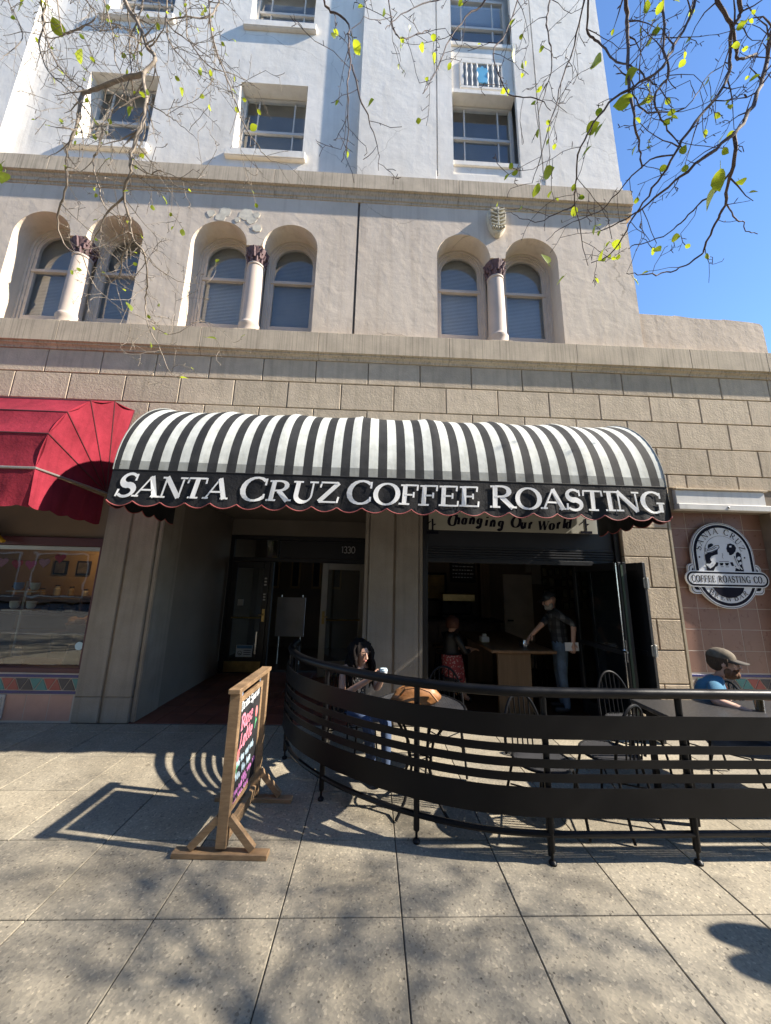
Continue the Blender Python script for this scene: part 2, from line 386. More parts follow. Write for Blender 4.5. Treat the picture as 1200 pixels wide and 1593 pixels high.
road = MB().quad((-500, -500, -.14), (500, -500, -.14), (500, 500, -.14), (-500, 500, -.14)).build('road', M_asph, kind='structure')
kb = MB().box(-80, 80, -1.62, -1.46, -.3, .0).build('kerb', M_kerb, bevel=.02, seg=2, kind='structure')
pavement = MB().box(-80, 80, -1.455, F+.02, -.3, -.008).build('pavement', M_joint, kind='structure')
PX, PY, PX0, PY0 = .637, .555, -.43, 2.2
pv = MB().box(-PX/2+.0032, PX/2-.0032, -PY/2+.0032, PY/2-.0032, -.03, 0).build('paver', M_conc, pavement, bevel=.003)
pv_first = True
for i in range(-9, 11):
    for j in range(-6, 4):
        c = Vector((PX0+PX*(i+.5), PY0+PY*(j+.5), random.uniform(-.0012, .0012)))
        if pv_first: pv.location = c; pv_first = False
        else: inst(pv, 'paver', c, pavement)
endp = MB().box(-PX/2+.004, PX/2-.004, .004, F-.01-(PY0+PY*4), -.03, 0)
first = None
for i in range(-9, 11):
    c = (PX0+PX*(i+.5), PY0+PY*4, 0)
    if first is None: first = endp.build('paver', M_conc, pavement, bevel=.003); first.location = c
    else: inst(first, 'paver', c, pavement)
# the rest of the pavement beyond the counted pavers
MB().box(-80, PX0+PX*-9, -1.455, F+.01, -.03, -.002).build('paving_beyond', M_conc, pavement)
MB().box(PX0+PX*11, 80, -1.455, F+.01, -.03, -.002).build('paving_beyond', M_conc, pavement)
MB().box(PX0+PX*-9, PX0+PX*11, -1.455, PY0+PY*-6, -.03, -.002).build('paving_beyond', M_conc, pavement)

# ================================================================== THE BUILDING
B = thing('hotel_building', (0, F, 0), 'tall corner building with white upper storeys, beige arched floor and sandstone ground floor', 'building')

# ---- sandstone course wall
wall = MB().box(-9, 7.4, F+.02, F+.36, 2.82, 4.97).build('stone_wall', M_mortar, B)
blk = {}
def block(x0, x1, z0, z1, parent):
    g = .006; k = (round(x1-x0, 3), round(z1-z0, 3))
    c = ((x0+x1)/2, F, (z0+z1)/2)
    if k not in blk:
        a, b, e = k[0]/2-g, k[1]/2-g, .007
        vs = [(-a+e, 0, -b+e), (a-e, 0, -b+e), (a-e, 0, b-e), (-a+e, 0, b-e), (-a, .008, -b), (a, .008, -b), (a, .008, b), (-a, .008, b), (-a, .05, -b), (a, .05, -b), (a, .05, b), (-a, .05, b)]
        fs = [(0, 1, 2, 3)] + [(i, i+4, (i+1) % 4+4, (i+1) % 4) for i in range(4)] + [(i+4, i+8, (i+1) % 4+8, (i+1) % 4+4) for i in range(4)]
        o = MB().add([Vector(v)+wloc(parent) for v in vs], fs).build('stone_block', M_stone, parent); blk[k] = o
        o.location = Vector(c)-wloc(parent); o.location.y -= random.uniform(0, .003)
    else:
        o = inst(blk[k], 'stone_block', c, parent); o.location.y -= random.uniform(0, .003)
ZR = [4.93, 4.56, 4.15, 3.74, 3.335, 2.93]
for r in range(5):
    x = (.62 if r % 2 == 0 else .235) - .772*11
    while x < 6.6:
        x1 = x+.772
        if r == 4 and x1 > 4.2:
            block(max(x, 4.2), x1, 3.13, ZR[4], wall)
            if x < 4.2: block(x, 4.2, ZR[5], ZR[4], wall)
        else: block(x, x1, ZR[r+1], ZR[r], wall)
        x = x1
# pilaster of stone blocks beside the folding doors
pil = MB().box(3.445, 4.108, F+.02, F+.5, -.01, 2.82).build('pilaster', M_mortar, B)
zs = [2.93, 2.54, 2.14, 1.73, 1.32, .93, .52, .12]
for k in range(len(zs)-1):
    if k % 2: block(3.43, 4.112, zs[k+1], zs[k], pil)
    else: block(3.43, 3.775, zs[k+1], zs[k], pil); block(3.775, 4.112, zs[k+1], zs[k], pil)
block(3.43, 4.112, 0, .12, pil)
# moulded jamb between pilaster and tiled bay
jm = MB()
for a, b, y in ((4.116, 4.16, .0), (4.16, 4.205, .055), (4.205, 4.26, .11)):
    jm.box(a, b, F+y, F+.32, -.01, 2.81-y*.02)
jm.build('jamb_moulding', mat('jamb_stucco', (.40, .345, .25), .9, .15, 3, .5, 50, streak=.2), B, bevel=.008, seg=2)

# ---- cornices
def cornice(name, prof, xs, back, m):
    for a, b in zip(xs[:-1], xs[1:]):
        pts = prof+back; n = len(pts)
        mb = MB().add([(a+.002, F+y, z) for y, z in pts]+[(b-.002, F+y, z) for y, z in pts],
                      [tuple(range(n)), tuple(range(2*n-1, n-1, -1))]+[(i, i+n, (i+1) % n+n, (i+1) % n) for i in range(n)])
        mb.build(name, m, B, bevel=.004)
cornice('sill_cornice', [(-.08, 5.345), (-.08, 5.015), (-.055, 5.013), (-.055, 4.985), (-.035, 4.975), (-.018, 4.95), (-.018, 4.925)],
        [-9, -4.65, -2.62, -.9, 1.05, 3.0, 4.78, 6.0, 9], [(.25, 4.925), (.25, 5.30), (.40, 5.30), (.40, 5.36)], M_corn)
cornice('upper_cornice', [(-.09, 8.36), (-.095, 8.06), (-.06, 8.055), (-.06, 8.02), (-.03, 7.985), (-.03, 7.93), (-.012, 7.925), (-.012, 7.885)],
        [-9, -5.4, -1.8, 1.25, 4.225], [(.4, 7.885), (.4, 8.37)], M_corn)

# ---- beige storey with paired arches
BAYS = [(-4.765, 'left'), (-2.03, 'mid'), (1.885, 'right')]
AR, ZS, ZB, RD = .435, 6.925, 5.33, .33          # arch radius, springing, base, reveal depth
arches = []
for cx, _ in BAYS:
    arches += [cx-.56, cx+.56]
bw = MB()
ZT = 8.0
def fq(x0, x1, z0, z1, y=F): bw.quad((x0, y, z0), (x1, y, z0), (x1, y, z1), (x0, y, z1))
x = -9.0
for cx, _ in BAYS:
    a, b = cx-.56-AR, cx+.56+AR
    if x < -.42 < a:                             # the recessed joint between the bays
        fq(x, -.42, ZB-.03, ZT); fq(-.385, a, ZB-.03, ZT)
    else: fq(x, a, ZB-.03, ZT)
    NS = 20
    for ac in (cx-.56, cx+.56):
        P = [(ac-AR*math.cos(math.pi*i/NS), ZS+AR*math.sin(math.pi*i/NS)) for i in range(NS+1)]
        for p, q in zip(P[:-1], P[1:]):
            bw.quad((p[0], F, p[1]), (q[0], F, q[1]), (q[0], F, ZT), (p[0], F, ZT))
            bw.quad((p[0], F, p[1]), (p[0], F+RD, p[1]), (q[0], F+RD, q[1]), (q[0], F, q[1]))
    fq(cx-.125, cx+.125, ZS, ZT)
    bw.quad((cx-.125, F, ZS), (cx+.125, F, ZS), (cx+.125, F+RD, ZS), (cx-.125, F+RD, ZS))
    bw.quad((a, F, ZB-.03), (a, F, ZS), (a, F+RD, ZS), (a, F+RD, ZB-.03))
    bw.quad((b, F, ZB-.03), (b, F, ZS), (b, F+RD, ZS), (b, F+RD, ZB-.03))
    x = b
fq(x, 4.13, ZB-.03, ZT)
bw.quad((4.13, F, ZB-.03), (4.13, F+9, ZB-.03), (4.13, F+9, ZT), (4.13, F, ZT))
bw.build('arcade_wall', M_beige, B)
MB().box(-.42, -.385, F+.03, F+.08, 5.3, 8.0).build('wall_joint', mat('joint_shade', (.26, .215, .175), .9), B)
# walls behind the arches, between the windows
MB().box(-9, 4.12, F+RD+.12, F+RD+.2, 5.3, 8).build('inner_wall', M_blind2, B)

def arch_window(cx, blind_mat, drop=.0):
    """sash window with a round head, set at the back of the arched reveal"""
    y0 = F+RD-.05; ro = AR+.005; ri = AR-.075
    def outline(r, zb, n=18):
        return [(cx-r, zb)]+[(cx-r*math.cos(math.pi*i/n), ZS+r*math.sin(math.pi*i/n)) for i in range(n+1)]+[(cx+r, zb)]
    def ring(mb, r0, r1, zb, ya, yb):
        A, C = outline(r0, zb), outline(r1, zb)
        for i in range(len(A)-1):
            for y in (ya, yb): mb.quad((A[i][0], y, A[i][1]), (A[i+1][0], y, A[i+1][1]), (C[i+1][0], y, C[i+1][1]), (C[i][0], y, C[i][1]))
            for P in (A, C): mb.quad((P[i][0], ya, P[i][1]), (P[i+1][0], ya, P[i+1][1]), (P[i+1][0], yb, P[i+1][1]), (P[i][0], yb, P[i][1]))
    f = MB(); ring(f, ro, ri+.035, ZB, y0, y0+.05); ring(f, ri+.037, ri, ZB, y0+.02, y0+.07)
    win = f.build('window', M_frame, B, bevel=.003)
    s = MB(); ring(s, ri-.002, ri-.05, ZB, y0+.035-.0, y0+.075)
    s.box(cx-ri+.003, cx+ri-.003, y0+.02, y0+.08, ZS-.4-drop, ZS-.345-drop)
    s.box(cx-ri+.003, cx+ri-.003, y0+.038, y0+.078, ZB, ZB+.4)
    s.build('sash', M_frame, win, bevel=.003)
    g = MB(); pts = outline(ri-.045, ZS-.36-drop)
    g.poly([(px, y0+.05, pz) for px, pz in pts]); g.build('pane', M_glass, win)
    MB().quad((cx-ri+.04, y0+.065, ZB), (cx+ri-.04, y0+.065, ZB), (cx+ri-.04, y0+.065, ZS-.38-drop), (cx-ri+.04, y0+.065, ZS-.38-drop)).build('pane', M_glass, win)
    b = MB()
    z = ZB
    while z < ZS+AR:                                # slats of the blind
        zz = z+.022; r = ri-.03
        hw = r if zz < ZS else math.sqrt(max(.0004, r*r-(zz-ZS)**2))
        b.quad((cx-hw, y0+.12, z), (cx+hw, y0+.12, z), (cx+hw, y0+.135, z+.026), (cx-hw, y0+.135, z+.026)); z += .027
    tag(b.build('blind', blind_mat, win), kind='stuff')
for k, (cx, _) in enumerate(BAYS):
    for j, dx in enumerate((-.56, .56)):
        arch_window(cx+dx, (M_blind2, M_blind2, M_blind, M_blind2, M_blind, M_blind)[k*2+j], .0)

M_col = mat('column_plaster', (.55, .455, .38), .7, .06, 4, .2, 60)
M_cap = mat('maroon_capital', (.15, .088, .09), .75, .35, 22, .9, 30)
for cx, _ in BAYS:
    yc = F+.16
    col = MB().lathe([(.155, 5.42), (.155, 5.50), (.165, 5.52), (.165, 5.56), (.148, 5.58), (.14, 5.62), (.138, 6.0), (.128, 6.58), (.122, 6.62), (.135, 6.635), (.135, 6.66), (.122, 6.67)], (cx, yc, 0), 24).build('column', M_col, B, smooth=True)
    MB().box(cx-.17, cx+.17, yc-.155, yc+.15, 5.34, 5.425).build('base', M_corn, col, bevel=.006)
    cp = MB().lathe([(.118, 6.665), (.122, 6.72), (.138, 6.8), (.165, 6.88), (.172, 6.90), (.172, 6.918)], (cx, yc, 0), 20)
    for tier, (zz, rr, n) in enumerate(((6.72, .118, 10), (6.80, .132, 10), (6.87, .15, 8))):     # carved leaves
        for k in range(n):
            t = 2*math.pi*(k+.5*(tier % 2))/n + (math.pi/4 if n == 4 else 0)
            c = Vector((cx+rr*math.cos(t), yc+rr*math.sin(t), zz)); o = Vector((math.cos(t), math.sin(t), 0)); s = Vector((-math.sin(t), math.cos(t), 0))
            cp.tube([c-Vector((0, 0, .05)), c+o*.012, c+Vector((0, 0, .035))+o*.03, c+Vector((0, 0, .02))+o*.042], [.022, .024, .018, .008], 6)
    cp.build('capital', M_cap, col, smooth=True)
# carved cartouche above the right-hand pair
ca = MB(); c0 = Vector((1.885, F-.02, 7.6))
sh = [(0, .29), (.1, .27), (.165, .2), (.17, .05), (.15, -.1), (.1, -.22), (.03, -.29), (-.03, -.29), (-.1, -.22), (-.15, -.1), (-.17, .05), (-.165, .2), (-.1, .27)]
sh = sh[::-1]
ca.prism(sh, lambda x, z: (c0.x+x*.85, F-.085, c0.z+z*.9), lambda x, z: (c0.x+x, F+.01, c0.z+z))
car = ca.build('cartouche', mat('cartouche_cream', (.62, .56, .43), .8, .2, 12, .6, 40), B, bevel=.015, seg=2, smooth=True)
o = MB()
for i in range(5): o.tube([(c0.x-.11, F-.1, c0.z+.2-i*.075), (c0.x-.03, F-.105, c0.z+.16-i*.075), (c0.x+.03, F-.105, c0.z+.16-i*.075), (c0.x+.11, F-.1, c0.z+.2-i*.075)], .014, 6)
for i in range(-2, 3): o.ball((c0.x+i*.045, F-.1, c0.z-.19+abs(i)*.012), .022, 8, 6)
o.tube([(c0.x, F-.1, c0.z+.22), (c0.x, F-.105, c0.z-.16)], .016, 6)
o.build('scroll_relief', mat('cartouche_shade', (.52, .48, .37), .8, .25, 20), car, smooth=True)
# peeling paint over the middle pair
def flakes(pts, y, name, m):
    mb = MB()
    for k, poly in enumerate(pts): mb.xz(poly, y-.0008*k, y+.006)
    mb.build(name, m, B)
pf = []
rs = random.Random(3)
for (cx, cz, s) in ((-2.56, 7.55, .13), (-2.62, 7.43, .1), (-2.22, 7.5, .14), (-2.12, 7.42, .1), (-2.78, 7.5, .08), (-2.05, 7.52, .07), (-2.35, 7.4, .06), (-2.02, 7.25, .09)):
    k = 7; pf.append([(cx+s*rs.uniform(.65, 1)*math.cos(2*math.pi*i/k), cz+s*rs.uniform(.65, 1.05)*math.sin(2*math.pi*i/k)) for i in range(k)][::-1])
flakes(pf, F-.003, 'bare_plaster_patch', mat('bare_plaster', (.68, .62, .50), .9, .2, 9))

# ---- white upper storeys
FW = F+.11
ww = MB()
def rect_wall(x0, x1, z0, z1, y, holes):
    xs = sorted({x0, x1, *[h[0] for h in holes], *[h[1] for h in holes]}); zz = sorted({z0, z1, *[h[2] for h in holes], *[h[3] for h in holes]})
    for a, b in zip(xs[:-1], xs[1:]):
        for c, d in zip(zz[:-1], zz[1:]):
            mx, mz = (a+b)/2, (c+d)/2
            if not any(h[0] < mx < h[1] and h[2] < mz < h[3] for h in holes): ww.quad((a, y, c), (b, y, c), (b, y, d), (a, y, d))
    for (a, b, c, d, dep, back) in holes:
        for p, q in (((a, c), (b, c)), ((b, c), (b, d)), ((b, d), (a, d)), ((a, d), (a, c))):
            ww.quad((p[0], y, p[1]), (q[0], y, q[1]), (q[0], y+dep, q[1]), (p[0], y+dep, p[1]))
        if back: ww.quad((a, y+dep, c), (b, y+dep, c), (b, y+dep, d), (a, y+dep, d))
WIN_L = [(-5.33, -4.12), (-2.66, -1.445)]; ROWS = [(8.98, 10.62), (12.13, 13.77)]
rect_wall(-6.0, -.47, 8.3, 16, FW, [(a, b, c, d, .26, False) for a, b in WIN_L for c, d in ROWS])
rect_wall(-.47, 4.13, 8.3, 16, F, [(1.19, 2.375, 8.62, 15.9, .07, False), (.897, .922, 8.55, 15.95, .03, True), (2.752, 2.777, 8.55, 15.95, .03, True)])
ww.quad((-.47, F, 8.3), (-.47, FW, 8.3), (-.47, FW, 16), (-.47, F, 16))
ww.quad((4.13, F, 8.3), (4.13, F+9, 8.3), (4.13, F+9, 16), (4.13, F, 16))
ww.quad((-9, F, 8.3), (-6.42, F, 8.3), (-6.42, F, 16), (-9, F, 16))
CV = [(-6.42+.42*(1-math.cos(math.pi/2*i/8)), F+.11*math.sin(math.pi/2*i/8)) for i in range(9)]
for p, q in zip(CV[:-1], CV[1:]): ww.quad((p[0], p[1], 8.3), (q[0], q[1], 8.3), (q[0], q[1], 16), (p[0], p[1], 16))
ww.build('upper_wall', M_white, B)
MB().box(-9, 4.13, F+.01, F+9, 16, 16.2).build('roof', M_corn, B)
MB().box(-9, 4.1, F+.5, F+.6, 8.3, 16).build('inner_wall', M_blind2, B)
# plinth band at the foot of the white wall, right of the step
for a, b in ((-.465, .89), (2.785, 4.14)): MB().box(a, b, F-.012, F+.02, 8.36, 8.66).build('plinth', M_white, B, bevel=.004)

def sash_window(x0, x1, z0, z1, y, blind, sill=True, up=.0):
    w = .05
    f = MB().box(x0-.01, x0+w, y, y+.07, z0, z1).box(x1-w, x1+.01, y, y+.07, z0, z1).box(x0+w, x1-w, y+.002, y+.068, z1-w, z1+.01).box(x0+w, x1-w, y+.002, y+.068, z0-.01, z0+w)
    win = f.build('window', M_wframe, B, bevel=.003)
    zm = z0+(z1-z0)*.5; a, b = x0+w+.002, x1-w-.002
    m1, m2 = a+(b-a)*.2, a+(b-a)*.8
    s = MB().box(a, b, y+.01, y+.055, zm-.03, zm+.03)
    for m in (m1, m2):
        s.box(m-.013, m+.013, y+.02, y+.045, zm+.031, z1-w-.002); s.box(m-.013, m+.013, y+.03, y+.052, z0+w+.002, zm-.031)
    s.build('sash', M_wframe, win, bevel=.002)
    for (zl, zh, dy) in ((zm+.03, z1-w, .033), (z0+w, zm-.03, .042)):
        for (p, q) in ((a, m1-.013), (m1+.013, m2-.013), (m2+.013, b)):
            MB().quad((p, y+dy, zl), (q, y+dy, zl), (q, y+dy, zh), (p, y+dy, zh)).build('pane', M_glass, win)
    bl = MB(); z = z0+blind
    while z < z1:
        bl.quad((x0+.02, y+.11, z), (x1-.02, y+.11, z), (x1-.02, y+.128, z+.03), (x0+.02, y+.128, z+.03)); z += .031
    tag(bl.build('blind', M_blind, win), kind='stuff')
    if sill: MB().box(x0-.09, x1+.07, FW-.07, FW+.25, z0-.17, z0-.002).build('sill', M_white, win, bevel=.012, seg=2)
for a, b in WIN_L:
    for c, d in ROWS: sash_window(a, b, c, d, FW+.2, .5 if c < 10 else .3)
for (c, d) in ((9.0, 10.55), (11.92, 13.5)): sash_window(1.2, 2.365, c, d, F+.2, .05, False)
for zc in (8.62, 11.55):                        # sills of the right-hand window column
    MB().box(1.195, 2.37, F+.03, F+.30, zc+.26, zc+.36).box(1.195, 2.37, F+.06, F+.30, zc, zc+.258).build('sill', M_white, B, bevel=.006)
sp = MB().box(1.195, 2.37, F+.062, F+.3, 10.56, 11.548).build('spandrel', M_white, B)
fr = MB()
for a, b, c, d in ((1.36, 2.2, 10.72, 10.78), (1.36, 2.2, 11.36, 11.42), (1.36, 1.42, 10.782, 11.358), (2.14, 2.2, 10.782, 11.358)): fr.box(a, b, F+.035, F+.07, c, d)
fr.box(1.195, 2.37, F+.02, F+.07, 10.56, 10.66)
fr.build('panel_frame', M_white, sp, bevel=.006)
MB().box(1.42, 2.14, F+.05, F+.063, 10.78, 11.36).build('grille_back', mat('grille_shade', (.3, .29, .27), .8), sp)
for k in range(7):
    if k == 3: continue
    xx = 1.48+.1*k; MB().lathe([(.014, 10.785), (.02, 10.85), (.012, 10.95), (.026, 11.07), (.012, 11.18), (.022, 11.28), (.014, 11.355)], (xx, F+.045, 0), 8).build('baluster', M_white, sp, smooth=True)
MB().xz([(1.7, 10.86), (1.86, 10.86), (1.9, 11.1), (1.88, 11.28), (1.83, 11.24), (1.78, 11.3), (1.73, 11.24), (1.68, 11.28), (1.66, 11.1)], F+.03, F+.055).build('shield', mat('blue_shield', (.12, .42, .62), .6), sp, bevel=.006)

# ---- low wing to the side with its parapet
lp = MB()
top = [(4.13, 6.03), (4.7, 6.015), (4.72, 6.03), (5.0, 5.995), (5.5, 5.985), (5.52, 6.0), (5.95, 5.97), (6.12, 5.95), (6.17, 5.9), (6.17, 5.3)]
lp.xz([(4.132, 5.3)]+top[::-1], F+.012, F+.34)
lp.build('parapet', stucco('parapet_stucco', (.66, .54, .42), (.7, .66, .6), .5), B, bevel=.01)
MB().box(4.13, 9, F+.36, F+9, 5.2, 5.3).build('wing_roof', M_corn, B)

# ---- piers of the ground floor
def pier(x0, x1, xg, z1):
    p = MB().box(x0+.02, x1-.02, F+.02, F+.48, -.01, z1-.01).build('pier', M_mortar, B)
    for a, b in ((x0, xg-.014), (xg+.014, x1)):
        for c, d in ((.0, .285), (.289, z1)):
            MB().box(a, b, F, F+.5, c, d).build('pier_slab', M_pier, p, bevel=.008, seg=2)
    return p
pier(-3.53, -2.86, -3.2, 2.815)
MB().box(-2.856, -2.80, F+.03, F+.5, 0, 2.815).build('pier_edge', M_pier, B, bevel=.01, seg=2)
pier(-.05, .61, .29, 2.815)
for a, b in ((-.11, -.054), (.614, .67)): MB().box(a, b, F+.03, F+.5, 0, 2.815).build('pier_edge', M_pier, B, bevel=.01, seg=2)
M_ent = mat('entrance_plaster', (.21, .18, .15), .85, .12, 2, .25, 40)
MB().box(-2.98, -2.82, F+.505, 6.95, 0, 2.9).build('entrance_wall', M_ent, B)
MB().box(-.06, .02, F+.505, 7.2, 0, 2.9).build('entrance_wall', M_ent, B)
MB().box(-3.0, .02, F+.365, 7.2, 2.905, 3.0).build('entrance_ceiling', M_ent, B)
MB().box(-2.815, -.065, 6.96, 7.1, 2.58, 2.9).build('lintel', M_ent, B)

# terracotta tiled entrance floor
M_terra = mat('terracotta_tile', (.16, .055, .035), .5, .25, 5, .2, 30, rnd=.25)
ef = MB().box(-2.9, -.0, F+.01, 7.3, -.2, -.006).build('entrance_floor', mat('dark_grout', (.09, .08, .07), .9), kind='structure')
tl = None
for i in range(9):
    for j in range(8):
        c = (-2.72+.305*i, F+.175+.305*j, 0)
        if tl is None: tl = MB().box(-.149, .149, -.149, .149, -.02, 0).build('tile', M_terra, ef, bevel=.003); tl.location = Vector(c)
        else: inst(tl, 'tile', c, ef)

# ---- glazed entrance doors
M_brass = mat('brass', (.45, .33, .14), .35, .2, 8, metal=1)
M_alu = mat('grey_aluminium', (.42, .41, .38), .4, .08, 4, metal=.6)
M_chrome = mat('chrome', (.7, .7, .7), .2, .05, 5, metal=1)
DY = 6.95
M_doorglass = glass_mat('door_glass', (.8, .84, .84), 2.1)
fr = MB()
for a, b, c, d in ((-2.81, -2.74, 0, 2.57), (-.13, -.07, 0, 2.57), (-2.735, -.135, 2.06, 2.14), (-2.735, -.135, 2.49, 2.57), (-2.0, -1.94, 0, 2.055), (-1.9, -1.86, 2.145, 2.485)): fr.box(a, b, DY, DY+.1, c, d)
dfr = fr.build('door_frame', M_black, B, bevel=.004)
tm = MB().box(-2.735, -1.905, DY+.04, DY+.05, 2.145, 2.485).build('transom_pane', M_shopglass, dfr)
tm = MB().box(-1.855, -.135, DY+.04, DY+.05, 2.145, 2.485).build('transom_panel', M_black, dfr)
letters('1330', [.13]*4, -.64, 2.27, lambda u, v, w: (u, DY+.038-w, v), mat('pale_number', (.62, .62, .64), .4), dfr, T=.07, t=.05)
def glazed_door(x0, x1, z1, m, mp, ang=0, hinge=None, kick=None):
    """door leaf built closed in the plane DY, then swung about its hinge"""
    h = Vector((hinge if hinge is not None else x0, DY+.02, 0))
    d = MB()
    for a, b, c, e in ((x0, x0+.11, .01, z1), (x1-.11, x1, .01, z1), (x0+.112, x1-.112, .01, .27), (x0+.112, x1-.112, z1-.12, z1)): d.box(a, b, DY+.0, DY+.045, c, e)
    dm = bpy.data.objects.new('door', None)
    door = d.build('door', m, B, bevel=.004)
    MB().box(x0+.112, x1-.112, DY+.018, DY+.026, .272, z1-.122).build('pane', M_doorglass, door)
    MB().tube([(x0+.1, DY-.05, 1.0), (x1-.1, DY-.05, 1.0)], .013, 8).tube([(x0+.12, DY-.05, 1.0), (x0+.12, DY, 1.0)], .01, 6).tube([(x1-.12, DY-.05, 1.0), (x1-.12, DY, 1.0)], .01, 6).build('push_bar', mp, door, smooth=True)
    hx = x1-.055 if hinge is None else x0+.055
    MB().box(hx-.025, hx+.025, DY-.012, DY-.001, .93, 1.16).tube([(hx, DY-.012, 1.05), (hx, DY-.07, 1.06), (hx+(.07 if hinge else -.07), DY-.075, 1.06)], .01, 8).build('handle', M_brass, door, smooth=True)
    if kick: MB().box(x0+.03, x1-.03, DY-.006, DY-.001, .03, .22).build('kick_plate', kick, door, bevel=.002)
    if ang:
        for o in [door]+list(door.children):
            for v in o.data.vertices:
                p = v.co+wloc(o)-h if o is not door else v.co+wloc(door)-h
                q = Matrix.Rotation(ang, 3, 'Z') @ p
                v.co = q+h-(wloc(o) if o is not door else wloc(door))
    return door
dl = glazed_door(-2.735, -2.005, 2.05, M_black, M_brass, kick=M_brass)
nb = MB().box(-2.5, -2.2, DY-.004, DY-.001, .295, .505).build('notice_card', mat('notice_blue_white', (.55, .62, .72), .5), dl)
MB().box(-2.49, -2.21, DY-.006, DY-.0045, .445, .498).build('notice_band', mat('notice_blue', (.07, .2, .42), .5), nb)
nl = MB(); cN = lambda u, v, w: (u, DY-.0062-w, v)
for a, b in (((-2.42, .39), (-2.42, .35)), ((-2.45, .36), (-2.39, .34))): nl.beam((a[0], DY-.006, a[1]), (b[0], DY-.006, b[1]), .004, .012)
nl.tube([(-2.43+.035*math.cos(t*.5), DY-.006, .365+.035*math.sin(t*.5)) for t in range(14)], .005, 5)
for k in range(3): nl.box(-2.36, -2.23, DY-.006, DY-.004, .405-.035*k, .417-.035*k)
tag(nl.build('notice_print', mat('notice_ink', (.05, .08, .15), .6), nb), kind='stuff')
MB().box(-2.56, -2.46, DY-.004, DY+.016, 1.22, 1.33).build('door_sticker', mat('sticker_grey', (.4, .4, .4), .6), dl)
hrs = MB()
for k, z in enumerate((1.72, 1.66, 1.6, 1.42, 1.37, 1.32)): hrs.box(-2.09, -2.045, DY-.003, DY-.001, z, z+.03)
tag(hrs.build('hours_print', mat('white_vinyl', (.6, .6, .6), .5), dl), kind='stuff')
MB().box(-2.16, -2.13, DY-.03, DY-.001, .35, .75).build('pull_handle', M_chrome, dl, bevel=.004)
dr = glazed_door(-.98, -.14, 2.05, M_alu, M_brass, ang=R(14), hinge=-.14)

# ---- cafe room behind
M_dkwall = mat('cafe_wall_paint', (.17, .125, .09), .85, .15, 1.5)
M_dkwood = wood_mat('dark_floor_boards', (.035, .018, .010), (.075, .038, .02), .45, (1, .12, 1), 14)
MB().box(.03, 7.0, F+.02, 7.8, -.2, -.004).box(-3.2, .03, 7.31, 10, -.2, -.004).build('cafe_floor', M_dkwood, kind='structure')
MB().box(-3.2, 7.0, F+.365, 10, 3.01, 3.1).build('cafe_ceiling', M_dkwall, kind='structure')
MB().box(.0, 7.0, 7.7, 7.8, -.1, 3.05).build('cafe_wall_back', M_dkwall, kind='structure')
MB().box(6.8, 7.0, F+.3, 7.8, -.1, 3.05).build('cafe_wall_right', M_dkwall, kind='structure')
MB().box(-3.2, .1, 9.6, 9.7, -.1, 3.05).build('hall_wall_back', M_dkwall, kind='structure')
MB().box(-3.3, -3.2, 6.9, 9.7, -.1, 3.05).build('hall_wall_left', M_dkwall, kind='structure')
# white inner door and pinned pictures
idr = MB().box(2.86, 3.5, 7.64, 7.69, .02, 1.95).build('inner_door', mat('inner_door_paint', (.62, .56, .48), .6), B, bevel=.006)
MB().tube([(2.93, 7.63, .98), (2.93, 7.57, .98), (3.02, 7.57, .98)], .014, 8).build('handle', M_blackm, idr, smooth=True)
MB().box(3.52, 3.72, 7.66, 7.695, 1.75, 2.6).box(3.4, 3.5, 7.66, 7.69, 2.0, 2.5).build('wall_panel', mat('inner_pale_panel', (.36, .33, .29), .7), B)
rs = random.Random(5)
pcol = [(.22, .2, .15), (.3, .26, .18), (.06, .05, .045), (.16, .09, .06), (.35, .33, .28)]
for i in range(8):
    for j in range(5):
        x, z = 3.8+.145*i+rs.uniform(-.015, .015), 1.32+.235*j+rs.uniform(-.02, .02); w_, h_ = rs.uniform(.05, .066), rs.uniform(.075, .105)
        pf = thing('picture', (x, 7.68, z), 'small framed picture pinned among many on the dark cafe wall', 'picture', 'pictures covering the cafe wall')
        q = MB().box(x-w_, x+w_, 7.67, 7.695, z-h_, z+h_).build('frame', M_blackm, pf, bevel=.004)
        MB().box(x-w_+.012, x+w_-.012, 7.664, 7.669, z-h_+.012, z+h_-.012).build('print', mat('print_%d' % rs.randrange(5), pcol[rs.randrange(5)], .6, .5, 9), pf)

